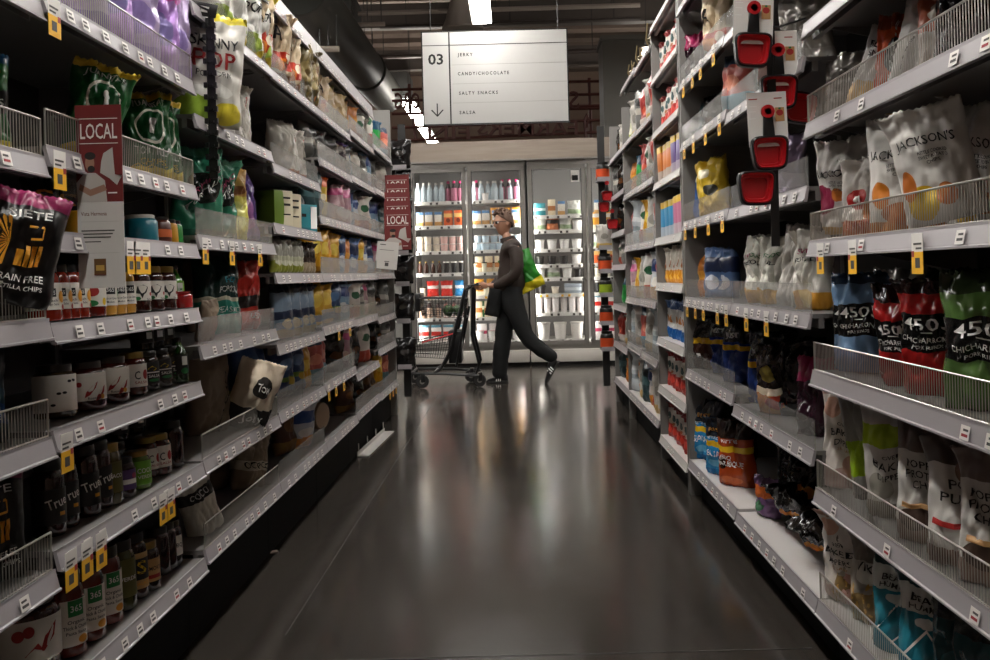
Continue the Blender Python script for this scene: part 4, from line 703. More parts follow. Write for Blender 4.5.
prod('R2',0,'blackplain',0,'black foil bag at the front corner',Y=2.74,d=.12,yaw=.6,scale=.8); prod('R2',0,'foodblack',0,'black bag with food picture, lowest shelf back row',Y=3.05,d=.28,yaw=.5)
# ================= R3
prod('R3',0,'bluechip',705,'bright blue kettle chip bag, left of two',d=.09,yaw=.75,lean=-.03); prod('R3',0,'bluechip',722,'bright blue kettle chip bag, right of two',d=.07,yaw=.8,lean=0,var=1,scale=.93); prod('R3',0,'bbqchip',737,'large rust orange barbecue chip bag',scale=.93,d=.05,yaw=.9,lean=.05); prod('R3',0,'blackplain',742,'black bag behind the orange one',d=.24,yaw=.6)
prod('R3',1,'brownyel',697,'dark brown chip bag with yellow band',d=.08,yaw=.7); prod('R3',1,'navychip',724,'dark blue chip bag, left of two',d=.12,yaw=.7,var=1); prod('R3',1,'blackplain',712,'black foil bag in the back',d=.2,yaw=.6); prod('R3',1,'navychip',738,'dark blue chip bag at the bay edge',d=.10,yaw=.8)
prod('R3',2,'orangesm',702,'small orange snack bag',d=.10,yaw=.6); prod('R3',2,'bluecamp',716,'blue and white snack bag, rounded',d=.10,yaw=.7); prod('R3',2,'bluecamp',727,'blue and white snack bag in shadow',d=.14,yaw=.6,var=1)
prod('R3',3,'greensm',695,'small green snack bag',d=.10,yaw=.5); prod('R3',3,'bluegreen',702,'blue snack bag with pale top',d=.10,yaw=.6); prod('R3',3,'yelblue',716,'crumpled yellow snack bag',d=.09,yaw=.8,lean=-.05,roll=-.15)
prod('R3',4,'darkteal',703,'dark snack bag in shadow',d=.12,yaw=.6,scale=.8); prod('R3',4,'blacksnack',713,'black foil snack bag',d=.12,yaw=.6,scale=.8); prod('R3',4,'pinkblue',737,'pink and blue bag beside the cups',d=.04,yaw=.6)
prod('R3',5,'magblack',698,'dark red topped snack bag',d=.08,yaw=.7,lean=.05); prod('R3',5,'creamorange',720,'cream and red snack bag',d=.07,yaw=.8,lean=.05)
# ================= R4 candy pouches and boxes in ranks
def rank(bk, row, key, n, look, d=.06, y0=None, y1=None, lean=-.04, dz=0, yaw=.15):
    b = BAYS[bk]; y0 = y0 or b['y0']+.09; y1 = y1 or b['y1']-.09; g = '%s, %s shelf, %s' % (look, ORD[row], BAYN[bk])
    rnd = random.Random(hash_(key)+row)
    for i in range(n):
        Y = y0 + (y1-y0)*i/max(1, n-1)
        prod(bk, row, key, 0, look, d + rnd.uniform(-.008, .008), yaw + rnd.uniform(-.1, .1), lean + rnd.uniform(-.03, .03), rnd.uniform(-.03, .03), Y=Y, group=g if n > 1 else None, var=i % 2 if SKU[key]['kind'] == 'bag' else 0, dz=dz)
for r_ in (0, 1): rank('R4', r_, 'redwhite', 6, 'red and white candy pouch')
rank('R4', 2, 'bluewh', 6, 'white candy pouch with blue base'); rank('R4', 3, 'orangewhite', 6, 'white candy pouch with orange base')
rank('R4', 4, 'bluebox', 4, 'blue candy box with yellow top', y0=5.01, lean=0, d=.05); rank('R4', 4, 'pinkbox', 3, 'pink candy box with yellow top', y1=4.92, lean=0, d=.05)
rank('R4', 5, 'orangebox', 4, 'orange candy box with yellow top', y0=5.01, lean=0, d=.05); rank('R4', 5, 'purplebox', 3, 'purple candy box with yellow top', y1=4.92, lean=0, d=.05)
for r_ in (6, 7): rank('R4', r_, 'redwhite', 6, 'red and white candy pouch')
rank('R4', 7, 'redwhite', 6, 'red and white candy pouch in the back row', d=.13, dz=.03)
rank('R4', 6, 'redwhite', 6, 'red and white candy pouch in the back row', d=.13, dz=.03)
# ================= R5 - R7
bag('clearwhite', .19, .26, .10, 'b8b4ac', [(.0,.2,'c8a45c')], [(.5,.5,.25,.12,'8c8880')])
bag('redfoil', .20, .26, .10, '9c2c24', [(.0,.25,'c8c0b8')], [(.5,.4,.2,.1,'d8644c')])
bag('paleblue', .22, .30, .09, 'b4bcc0', [(.5,.6,'d4d8d8'),(.3,.4,'8c989c')], rough=.3)
fill('R5',5,['redfoil','clearwhite','redfoil'],['red foil bag, left of two','white snack bag','red foil bag, right of two'])
fill('R5',4,['redfoil','clearwhite','whitered','redfoil'],['red foil bag, left of two','white snack bag','white bag with rust base','red foil bag, right of two'])
fill('R5',3,['redfoil','paleblue','clearwhite','yelpack'],['dark red foil bag','pale blue snack bag','white snack bag','yellow snack bag'],yaw=.6)
fill('R5',2,['redfoil','bluewhite','whitered'],['dark red foil bag','white, blue and orange bag','white bag with rust base'],yaw=.6)
fill('R5',1,['paleblue','paleblue','clearwhite'],['pale blue bag, left of two','pale blue bag, right of two','white snack bag'],yaw=.6)
fill('R5',0,['clearwhite','clearwhite','whitered','bluewhite'],['white snack bag, left of two','white snack bag, right of two','white bag with rust base','white, blue and orange bag'],yaw=.6)
fill('R6',5,['greybag','clearwhite','greenpouch'],['grey snack bag','white snack bag','green and pale pouch'])
fill('R6',4,['clearwhite','greensm','orangesm'],['white snack bag','small green bag','small orange bag'])
fill('R6',3,['whitered','paleblue','redfoil'],['white bag with rust base','pale blue bag','dark red foil bag'],yaw=.6)
fill('R6',2,['clearwhite','yelpack','pinkpouch'],['white snack bag','yellow snack bag','pink topped pouch'],yaw=.6)
fill('R6',1,['pinkblue','clearwhite','paleblue'],['red and blue snack bag','white snack bag','pale blue bag'],yaw=.6)
fill('R6',0,['darkteal','clearwhite','orangesm','paleblue'],['dark teal bag','white snack bag','small orange bag','pale blue bag'],yaw=.6)
for r_, ks in enumerate([['clearwhite','orangesm','darkteal'],['pinkblue','clearwhite','redfoil'],['yelpack','clearwhite','greensm'],['redfoil','greybag','whitered'],['blacksnack','clearwhite','blacksnack'],['blacksnack','blacksnack','greybag'],['greybag','clearwhite','blacksnack']]):
    nm = {'clearwhite':'white snack bag','orangesm':'small orange bag','darkteal':'dark teal bag','pinkblue':'red and blue bag','redfoil':'red foil bag','yelpack':'yellow snack bag','greensm':'small green bag','greybag':'grey snack bag','whitered':'white bag with rust base','blacksnack':'black foil bag'}
    fill('R7', r_, ks, [nm[k] + (', nearer' if i == 0 and ks.count(k) > 1 else ', farther' if ks.count(k) > 1 and i == len(ks)-1 else (', farther' if ks.count(k) > 1 and i else '')) for i, k in enumerate(ks)], scale=.85)

# ---------------------------------------------------------------- black hanging strip, blade signs, measuring cups
def flatsign(mb, x0, z0, x1, z1, mi, y=0, t=.0004): mb.box((x0, y, z0), (x1, y+t, z1), mi)
t = empty('clip_strip', (-AL+.03, 2.93, 1.91)); tag(t, 'black plastic hanging strip with red top tag, in front of white popcorn bags', 'clip strip')
m = MB(); m.box((-.013, 0, -.50), (.013, .003, 0))
for k in range(13):
    z = -.03-.037*k; m.box((-.020, -.012, z-.004), (-.010, 0, z+.012)); m.box((.010, -.012, z-.004), (.020, 0, z+.012)); m.box((-.006, -.006, z), (.006, 0, z+.006))
m.obj('strip', BLKP, t); MB().tube([(0, 0, -.02), (-.0, -.01, .02), (-.05, 0, .045)], .004, 6).obj('hook', BLKP, t)
hd = MB().box((-.085, -.004, .0), (.02, 0, .042)).obj('header_tag', BLKP, t, bevel=.002, rot=(0, .22, 0)); hm = MB()
hm.box((-.070, -.006, .010), (-.045, -.0045, .032), 1); hm.box((-.040, -.006, .012), (-.005, -.0045, .030), 0)
hm.obj('printed_label', [WHITE, REDT], hd)

MAROON = plain('maroon_card', '6e1f1e', .55); SHIRT = plain('printed_shirt', 'b9b3ac', .6); SKINP = plain('printed_skin', '9c7460', .6); HAIRP = plain('printed_hair', '1e1614', .6); GREYP = plain('printed_grey', 'b4b0aa', .6); CARD = plain('grey_white_card', 'cfcbc5', .55)
def local_sign(loc, w, h, label, full=True, group=None, rz=0):
    t = empty('blade_sign', loc, (0, 0, rz)); tag(t, label, 'sign', group)
    s = h; up = .53 if full else 1
    MB().box((0, 0, h*(1-up)), (w, .002, h)).obj('maroon_panel', MAROON, t)
    p = MB(); fm = lambda x, y: (Vector((x*w, 0, y*h)), Vector((0, -1, 0)))
    z0 = 1-up; q = lambda v: z0 + up*v
    prints(p, fm, [(0, 'text', 'LOCAL', .5, q(.72), .085 if full else .2, .80), (0, 'rect', .08, q(.855), .92, q(.862)), (0, 'rect', .08, q(.60), .92, q(.607)),
                   (1, 'poly', [(.52, q(.30)), (.55, q(.42)), (.60, q(.50)), (.80, q(.56)), (.82, q(.40)), (.84, q(.28)), (.97, q(.24)), (.99, q(.27)), (.88, q(.17)), (.72, q(.24))]),
                   (2, 'poly', [(.02, q(0.0)), (.0, q(.20)), (.18, q(.30)), (.42, q(.30)), (.62, q(.22)), (.66, q(.0))]), (3, 'poly', [(.05, q(.13)), (.30, q(.06)), (.66, q(.12)), (.60, q(.18)), (.30, q(.13)), (.08, q(.19))]),
                   (3, 'disc', .30, q(.40), .10, up*.085), (4, 'disc', .31, q(.475), .12, up*.04), (4, 'disc', .33, q(.34), .08, up*.035), (0, 'rect', .68, q(.085), .88, q(.098))], .0006)
    p.obj('printed_picture', [WHITE, GREYP, SHIRT, SKINP, HAIRP], t)
    if full:
        MB().box((0, 0, 0), (w, .002, h*(1-up))).obj('white_panel', CARD, t)
        p = MB(); prints(p, fm, [(1, 'text', 'Vista Hermosa', .36, .405, .022, .56), (2, 'rect', .08, .362, .9, .364), (0, 'rect', .08, .31, .80, .317), (0, 'rect', .08, .292, .76, .299), (0, 'rect', .08, .274, .72, .281), (0, 'rect', .08, .25, .50, .256), (2, 'rect', .08, .19, .9, .192),
                                 (3, 'rect', .34, .07, .60, .16), (1, 'rect', .34, .07, .60, .076), (4, 'rect', .38, .095, .56, .125)], .0006)
        p.obj('printed_text', [INK, plain('brown_ink', '6e3a2a', .6), GREYP, plain('picture_brown', '6a4a24', .6), plain('picture_gold', 'c09a4c', .6)], t)
    MB().box((-.03, .001, h*.50), (.012, .004, h*.60)).obj('plastic_clip', ACR, t)
    return t
local_sign((-AL-.008, 2.09, 1.083), .102, .405, 'maroon and white blade sign reading LOCAL with a bearded man, near left')
bz = 1.33
for k in range(5):
    y = 6.62+.17*k; sx_, sz_ = W(378.5+.4*k, 0, y).x, W(390, 250-9.5*k, y).z
    w_ = .185; h_ = .285
    local_sign((sx_, y, sz_), w_, h_, ['front', 'second', 'third', 'fourth', 'rearmost'][k] + ' of the stacked maroon blade signs at the far left shelf', full=False)
c0 = W(375, 268, 6.55); t = MB().box((0, 0, 0), (.15, .002, .19)).obj('price_card', CARD, None, loc=(c0.x, 6.55, c0.z), rot=(0, .12, 0)); tag(t, 'small white card with dark square below the far maroon signs', 'card')
p = MB(); prints(p, lambda x, y: (Vector((x, 0, y)), Vector((0, -1, 0))), [(0, 'rect', .06, .05, .095, .055), (0, 'rect', .065, .02, .09, .045), (0, 'rect', .02, .165, .06, .171), (0, 'rect', .02, .13, .12, .133)], .0006); p.obj('printed_text', [INK], t)

def rr(w, h, k, z=0, y=0, taper=.82, n=28):
    out = []
    for i in range(n):
        a = 2*PI*i/n; c, s = math.cos(a), math.sin(a); ex = .42
        x = w/2*math.copysign(abs(c)**ex, c)*(1 - (1-taper)*(.5 - .5*math.copysign(abs(s)**ex, s))); q = h/2*math.copysign(abs(s)**ex, s)
        out.append((x*k, y, z + q*k))
    return out
def ring_loft(mb, rings, mi=0, cap=True):
    n = len(rings[0]); vs = [v for r_ in rings for v in r_]
    fs = [(j*n+i, j*n+(i+1) % n, (j+1)*n+(i+1) % n, (j+1)*n+i) for j in range(len(rings)-1) for i in range(n)]
    if cap: fs.append(tuple(range((len(rings)-1)*n, len(rings)*n)))
    mb.add(vs, fs, None, mi)
def cup(loc, s, label, ry=0, rz=0, card=True, handle=True):
    t = empty('measuring_cup', loc, (0, ry, rz)); tag(t, label, 'measuring cup'); t.scale = (s,)*3
    m = MB(); W0, H0 = .112, .098
    ring_loft(m, [rr(W0, H0, 1.0, y=.014), rr(W0, H0, 1.0, y=-.006), rr(W0, H0, .90, y=-.010), rr(W0, H0, .86, y=-.004), rr(W0, H0, .85, y=.012)], cap=False); m.obj('black_rim', BLKP, t, True)
    m = MB(); ring_loft(m, [rr(W0, H0, .87, y=-.007), rr(W0, H0, .83, y=-.009), rr(W0, H0, .76, y=.000), rr(W0, H0, .74, y=.010), rr(W0, H0, .62, y=.010), rr(W0, H0, .58, y=.020)]); m.obj('silicone_bowl', REDP, t, True)
    if handle:
        m = MB(); m.add([(-.017,-.004,.045),(.017,-.004,.045),(.013,-.004,.11),(-.013,-.004,.11),(-.017,.006,.045),(.017,.006,.045),(.013,.006,.11),(-.013,.006,.11)], [(0,1,2,3),(7,6,5,4),(0,4,5,1),(1,5,6,2),(2,6,7,3),(3,7,4,0)]); m.obj('handle', BLKP, t, bevel=.002)
        MB().lathe([(.010,-.006),(.019,-.006),(.019,.004),(.010,.004),(.010,-.006)], 18, (0,0,.118), axis='y').obj('hanging_ring', REDP, t, True)
    if card:
        c = MB().box((-.055, .012, .02), (.058, .013, .175)).obj('backing_card', WHITE, t); p = MB()
        prints(p, lambda x, y: (Vector((x, .012, y)), Vector((0, -1, 0))), [(3,'rect',-.05,.155,-.025,.158),(1,'rect',-.05,.135,-.028,.137),(1,'rect',-.05,.12,-.030,.122),(1,'rect',-.05,.10,-.032,.102),(3,'rect',.022,.155,.045,.158),(6,'rect',.024,.09,.05,.13),(3,'disc',.037,.115,.010,.009),(8,'disc',.037,.127,.004,.003)], .0008); p.obj('printed_label', PMAT, c)
    return t
def at(px, py, Y): return tuple(W(px, py, Y))
cup(at(753, 50, 2.60), .98, 'red cup with black rim, topmost of the near hanging cups', .05)
cup(at(779, 92, 2.66), 1.0, 'red cup with black rim, second down among near hanging cups', .0)
cup(at(801, 108, 2.74), .95, 'red cup partly hidden behind the second one, near right', .15, card=False, handle=False)
cup(at(770, 153, 2.63), .98, 'red cup with black handle, fourth down among near hanging cups', -.03)
cup(at(757, 188, 2.60), .98, 'lowest of the near hanging red cups, without handle showing', .0, card=False, handle=False)
for q, (px, py, nm) in enumerate([(607, 196, 'upper'), (604, 207, 'middle'), (612.5, 224, 'lowest')]):
    cup(at(px, py, 7.85+.05*(q == 1)), .92, nm + ' of three small red cups hanging at the far right', 0, card=False)
st = MB().box((-.012, .02, -.42), (.012, .023, .20)).obj('clip_strip', BLKP, None, loc=at(774, 96, 2.64)); tag(st, 'dark strip that the near red measuring cups hang from', 'clip strip')
MB().tube([(0, .02, .19), (.10, .02, .22)], .003, 6).obj('hook', BLKP, st)

# ---------------------------------------------------------------- end racks beyond both shelf ends
DARKR = plain('dark_rack', '1b1a19', .5)
SC = {'blacklump': 1.15, 'orangetin': 1.25, 'limetin': 1.2, 'clearwhite': .8}
def endrack(name, px0, pxr, Y, zs, label, cols, plab):
    X0 = W(px0, 274, Y).x; X1 = W(pxr, 274, Y).x
    t = empty(name, ((X0+X1)/2, Y, 0)); tag(t, label, 'rack'); wd = abs(X1-X0)/2
    MB().box((-wd*.6, .08, .10), (wd*.6, .10, 2.35)).obj('back_plate', DARKR, t)
    for z in zs:
        MB().box((-wd, -.10, z), (wd, .10, z+.012)).obj('tray', DECK, t); MB().box((-wd-.004, -.104, z-.004), (wd+.004, -.10, z+.034)).obj('price_rail', RAIL, t)
    for i, z in enumerate(zs):
        for s in (0,):
            k = cols[i % len(cols)]
            put(k, ((X0+X1)/2 + s*wd*.5, Y-.02, z+.014), (0, .05*s, .3*s), '%s, %s tray of the %s' % (plab[k], ORD[i], label.split(',')[0]), var=(i % 2) if SKU[k]['kind'] == 'bag' else 0, scale=SC[k], group=('%s %d' % (name, i)) if s else None)
bag('blacklump', .15, .20, .12, '121112', [], [(.5,.5,.2,.1,'3a3634')], hi=False, crumple=.02, rough=.3, noun='black_snack_bag')
sku('orangetin', 'jar', (.045, .12, BLKP, plain('orange_tin', 'c8481c', .4), .1, .6), plain('dark_tin', '141212', .35), 'snack_tin', '', 'tin')
sku('limetin', 'jar', (.045, .12, BLKP, plain('lime_tin', '8fa828', .4), .1, .6), MC['dark_tin'], 'snack_tin', '', 'tin')
endrack('end_rack', 397.5, 410, 7.72, [.35, .72, 1.02, 1.27, 1.49, 1.72, 1.96], 'narrow rack at the far left shelf end, full of black bags', ['blacklump'], {'blacklump': 'crumpled black snack bag'})
endrack('end_rack', 599, 611, 8.1, [.42, .64, .88, 1.08, 1.28, 1.86], 'narrow rack at the far right shelf end, holding orange tins', ['orangetin', 'orangetin', 'limetin', 'orangetin', 'clearwhite', 'orangetin'], {'orangetin': 'orange banded tin', 'limetin': 'lime banded tin', 'clearwhite': 'white snack bag'})
# wire baskets on top of the far right bays
for i, Y in enumerate((5.85, 6.35, 6.8)):
    t = MB(); zt = 2.42
    for k in range(9):
        a = 2*PI*k/9; t.tube([(.09*math.cos(a), .09*math.sin(a), 0), (.13*math.cos(a+.2), .13*math.sin(a+.2), .10), (.12*math.cos(a+.35), .12*math.sin(a+.35), .17+.03*math.sin(k*2+i))], .005, 5)
    t.tube([(.12*math.cos(2*PI*k/16), .12*math.sin(2*PI*k/16), .10) for k in range(17)], .005, 5); t.tube([(.09*math.cos(2*PI*k/16), .09*math.sin(2*PI*k/16), .003) for k in range(17)], .004, 5)
    o = t.obj('wire_basket', plain('bronze_wire', '9c8c6c', .35, metal=.7), None, True, loc=(AR+.16, Y, zt)); tag(o, 'bronze wire basket on top of the far right bays, %s of three' % ['nearest', 'middle', 'farthest'][i], 'basket', 'wire baskets on top of the right bays')

# ---------------------------------------------------------------- fallen fence and scrap on the floor
c0 = W(377, 436, 1.09*F/166); t = empty('fallen_fence', (c0.x, c0.y, 0), (0, 0, -.045)); tag(t, 'clear plastic shelf fence lying on the floor by the left shelf', 'shelf fence')
MB().box((-.035, -.45, .003), (.035, .45, .008)).obj('flat_strip', plain('grey_plastic', 'a4a29e', .3), t); m = MB()
m.box((-.037, -.45, .003), (-.033, .45, .03)); [m.box((-.037, y-.004, .03), (-.032, y+.004, .075)) for y in (-.41, -.14, .14, .41)]; m.obj('upright_edge', plain('grey_plastic', 'a4a29e', .3), t)
c0 = W(270, 543, 1.09*F/272); t = MB().box((-.03, -.012, .001), (.03, .012, .003)).obj('paper_scrap', WHITE, None, loc=(c0.x, c0.y, 0), rot=(0, 0, .5)); tag(t, 'tiny pale paper scrap on the floor by the left shelf', 'scrap')

# ---------------------------------------------------------------- aisle sign
SY = 9.12; a_ = W(421.5, 33, SY); b_ = W(424.5, 124.5, SY); c_ = W(565.5, 28.5, SY); SWD = (c_-a_).length; SHT = (a_-b_).length
t = empty('aisle_sign', (b_.x, SY, b_.z)); tag(t, 'hanging white aisle sign numbered 03 with four category lines', 'sign')
SGN = plain('sign_white', 'c6c5c2', .35)
MB().box((-.012, .0, -.012), (SWD+.012, .035, SHT+.012)).obj('dark_frame', BLKP, t)
MB().box((0, -.004, 0), (SWD, .0, SHT)).obj('white_panel', SGN, t, bevel=.001)
p = MB(); fm = lambda x, y: (Vector((x*SWD, -.004, y*SHT)), Vector((0, -1, 0)))
it = [(0,'rect',.180,0,.190,1),(0,'rect',0,.853,.18,.861),(0,'rect',.19,.853,1,.861),(0,'text','*03',.092,.70,.115,.105),(0,'line',.092,.225,.092,.085,.008),(0,'line',.052,.155,.094,.082,.010),(0,'line',.132,.155,.090,.082,.010),
      (1,'rect',.20,.638,.995,.643),(1,'rect',.20,.430,.995,.435),(1,'rect',.20,.222,.995,.227),
      (0,'text','_JERKY',.295,.748,.036,.105),(0,'text','_CANDY/CHOCOLATE',.418,.540,.036,.355),(0,'text','_SALTY SNACKS',.380,.328,.036,.27),(0,'text','_SALSA',.300,.116,.036,.11)]
prints(p, fm, it, .0012); p.obj('lettering', [BLK, plain('sign_rule', 'a8a6a2', .5)], t)
for x in (.08, SWD-.08): MB().tube([(x, .015, SHT), (x, .015, SHT+2.55)], .004, 6).obj('hanging_wire', plain('dark_cable', '22201e', .5), t)

# ---------------------------------------------------------------- freezer wall
TH = math.radians(3); FO = W(530, 366, 11.2); FO.z = 0; FM = Matrix.Translation(FO) @ Matrix.Rotation(-TH, 4, 'Z'); FROT = (0, 0, -TH)
STEEL = plain('freezer_frame', '8d8984', .3, metal=.5); DARKF = plain('freezer_gasket', '1c1a19', .4); INW = plain('freezer_liner', '8f8d8a', .5); SHW = plain('freezer_shelf_white', 'dedcd6', .4)
UW = 1.40; DZ0, DZ1 = .24, 2.37; CD = .75
ZA = [.30, .58, .84, 1.12, 1.385, 1.69, 1.98]; ZB = [.30, .615, .84, 1.03, 1.19, 1.374, 1.60, 1.777]
cases = [('left', -2*UW-.02, ZA), ('middle', -UW, ZA), ('right', .02, ZB), ('rightmost', UW+.04, ZB)]
for nm, x0, zs in cases:
    pos = FM @ Vector((x0+UW/2, 0, 0)); t = empty('freezer_case', pos, FROT); tag(t, {'left': 'upright glass freezer mostly hidden at the far left', 'middle': 'lit upright glass door freezer left of and behind the shopper', 'right': 'lit upright glass door freezer right of the shopper', 'rightmost': 'upright glass freezer hidden behind the right shelf end'}[nm], 'freezer', 'glass door freezers along the back')
    h = UW/2; m = MB(); m.box((-h, .03, .24), (-h+.03, CD, 2.42)); m.box((h-.03, .03, .24), (h, CD, 2.42)); m.box((-h, CD-.03, .2), (h, CD, 2.42)); m.box((-h, .03, 2.39), (h, CD, 2.42)); m.box((-h, .03, .20), (h, CD, .25)); m.obj('insulated_cabinet', INW, t)
    MB().box((-h, -.03, 2.37), (h, .03, 2.43)).obj('top_trim', STEEL, t); MB().box((-h, .0, .17), (h, .03, .24)).obj('sill', STEEL, t)
    MB().box((-h, -.06, .045), (h, .02, .19)).obj('bumper_rail', plain('bumper_grey', 'b5b0a8', .4), t, bevel=.008)
    MB().box((-h, .0, 0), (h, CD, .06)).obj('plinth', DARKF, t)
    for z in zs:
        sh = MB().box((-h+.035, .10, z-.02), (h-.035, CD-.04, z)).obj('freezer_shelf', SHW, t); MB().box((-h+.035, .085, z-.038), (h-.035, .10, z+.005)).obj('price_rail', SHW, sh)
        m = MB(); [m.box((x-.014, .082, z-.035), (x+.014, .085, z-.008)) for x in [(-h+.1+k*.13+.03*math.sin(k*3+z*9)) for k in range(10)]]; m.obj('price_tags', [YEL if z in (.84,) else INK], sh)
    for s in (-1, 1):
        cx = s*UW/4; hw = UW/4-.012; d = empty('glass_door', (cx, 0, 0)); d.parent = t
        m = MB(); m.box((-hw, -.022, DZ0), (-hw+.045, .012, DZ1)); m.box((hw-.045, -.022, DZ0), (hw, .012, DZ1)); m.box((-hw, -.022, DZ1-.05), (hw, .012, DZ1)); m.box((-hw, -.022, DZ0), (hw, .012, DZ0+.05)); m.obj('door_frame', STEEL, d)
        m = MB(); m.box((-hw+.045, -.012, DZ0+.05), (-hw+.052, -.004, DZ1-.05)); m.box((hw-.052, -.012, DZ0+.05), (hw-.045, -.004, DZ1-.05)); m.obj('gasket', DARKF, d)
        MB().box((-hw+.045, -.004, DZ0+.05), (hw-.045, .002, DZ1-.05)).obj('glass_pane', GLASS, d)
        MB().tube([(-s*(hw-.02), -.025, 1.0), (-s*(hw-.02), -.06, 1.02), (-s*(hw-.02), -.06, 1.40), (-s*(hw-.02), -.025, 1.42)], .011, 8).obj('door_handle', STEEL, d, True)
    for x in (-h+.06, 0, h-.06):
        MB().box((x-.012, .030, .3), (x+.012, .036, 2.33)).obj('light_tube', plain('light_tube_housing', 'e8e8e4', .4), t)
        L = bpy.data.lights.new('freezer_tube_light', 'AREA'); L.shape = 'RECTANGLE'; L.size = .05; L.size_y = 2.0; L.energy = 6.3; L.color = (1, .97, .92); L.spread = PI
        lo = bpy.data.objects.new('freezer_tube_light', L); COL.objects.link(lo); lo.parent = t; lo.location = (x, .045, 1.32); lo.rotation_euler = (PI/2, 0, 0); lo.visible_camera = True
hd = FM @ Vector((0, 0, 0)); wd_ = wood('header_wood', '7a6c60', '9c9084')
struct('trim_1', MB().box((-3.4, -.06, 2.44), (3.4, .9, 2.67)), wd_, loc=FO, rot=FROT); struct('trim_2', MB().box((-3.4, -.065, 2.425), (3.4, .9, 2.445)), STEEL, loc=FO, rot=FROT)

pst = MB(); pst.box((.20, .002, 2.16), (.30, .004, 2.30), 0).box((.215, .0, 2.18), (.285, .002, 2.24), 1)
st_ = pst.obj('door_notice', [WHITE, BLKP], None, loc=FM @ Vector((.34, 0, 0)), rot=FROT); tag(st_, 'small white notice with black print, top of the freezer right of the shopper', 'notice')
# frozen goods
def wrap(n, base, bands=(), blobs=()): return printed('print_'+n, base, bands, blobs, .4, 0, 0)
sku('wbottle','small_bottle',(.036,.235,LIDW),plain('pale_bottle','b9c6cc',.25),'drink_bottle','','bottle'); sku('pbottle','small_bottle',(.036,.25,plain('magenta_cap','d6246e',.35)),wrap('pbottle','3c2c30',[(.2,.55,'b06a80')]),'drink_bottle','','bottle')
sku('cartonw','box',(.085,.17,.08),wrap('cartonw','e6e0d4',[(0,.3,'c89a5c'),(.8,1,'5a88b8')]),'frozen_carton','','carton'); sku('cartono','box',(.10,.185,.08),wrap('cartono','d8622c',[(.55,.8,'e8b868')],[(.5,.35,.25,.15,'7a2a14')]),'frozen_carton','','carton')
sku('cartony','box',(.11,.20,.08),wrap('cartony','d8962c',[(0,.25,'e8dcc0')]),'frozen_carton','','carton')
for n_, c1, c2 in (('cupcream','e8dcc8','a8644c'),('cuppink','e0b8b0','8c3444'),('cupblue','c4d8e4','3c6c9c'),('cupwhite','ece8e2','8c8478')): sku(n_,'tub',(.045,.088,LIDW),wrap(n_,c1,[(.3,.6,c2)]),'ice_cream_cup','','cup')
sku('dbottle','small_bottle',(.030,.15,LIDG),plain('dark_bottle','3a1e12',.2),'small_dark_bottle','','bottle'); sku('bwjar','tub',(.036,.14,LIDW),wrap('bwjar','14110f',[(.3,.7,'e6e2da')]),'yogurt_tub','','tub')
bag('redfrozen',.15,.19,.07,'c8281c',[(.5,.7,'e8d8d0')],noun='frozen_bag'); bag('bluefrozen',.14,.19,.07,'2c88c4',[(.5,.7,'dce4e8')],noun='frozen_bag'); bag('greenfrozen',.15,.19,.07,'2c6c3c',[(.5,.7,'dce4c8')],noun='frozen_bag')
sku('yelcup','tub',(.038,.12,LIDB),wrap('yelcup','e6e0c8',[(.3,.6,'c8b42c')]),'yogurt_tub','','tub'); sku('tallpink','small_bottle',(.033,.21,LIDB),wrap('tallpink','b4746c',[(.2,.5,'e8d4cc')]),'juice_bottle','','bottle'); sku('talldark','small_bottle',(.033,.21,LIDW),wrap('talldark','4c2824',[(.2,.5,'d8b8a0')]),'juice_bottle','','bottle')
sku('redwbox','box',(.115,.20,.08),wrap('redwbox','e4ddd6',[(.35,.6,'c8281c'),(.85,1,'5a9ab0')]),'frozen_carton','','carton'); sku('pinkwbox','box',(.115,.20,.08),wrap('pinkwbox','e4dcd8',[(.4,.6,'b83c5c')]),'frozen_carton','','carton')
sku('tealcarton','box',(.14,.15,.09),wrap('tealcarton','2c7c84',[(.4,.6,'c8dcd8')]),'frozen_carton','','carton'); sku('whitetub','tub',(.058,.115,LIDW),wrap('whitetub','e8e6e2',[(.3,.6,'b4b0aa')]),'white_tub','','tub'); sku('bigtub','tub',(.075,.20,LIDW),wrap('bigtub','ece8e0',[(.3,.45,'8ca0b4')]),'white_tub','','tub')
sku('talltub','tub',(.042,.19,LIDW),wrap('talltub','ece6e4',[(.35,.6,'c89ca4')]),'white_tub','','tub'); sku('creamcarton','box',(.09,.19,.08),wrap('creamcarton','e2d2b0',[(.3,.6,'b8743c')]),'frozen_carton','','carton')
bag('clearpouch',.16,.17,.06,'c4c4bc',[(.1,.4,'8ca07c')],noun='frozen_pouch'); bag('orangepouch',.15,.16,.06,'b86a3c',[(.5,.8,'2c2420')],noun='frozen_pouch'); sku('blacktub','tub',(.05,.10,LIDB),wrap('blacktub','1c1a1a',[(.3,.6,'8c8880')]),'black_tub','','tub'); sku('greypack','box',(.20,.12,.09),wrap('greypack','9aa4ac',[(.3,.6,'c8d0d4')]),'frozen_carton','','carton')
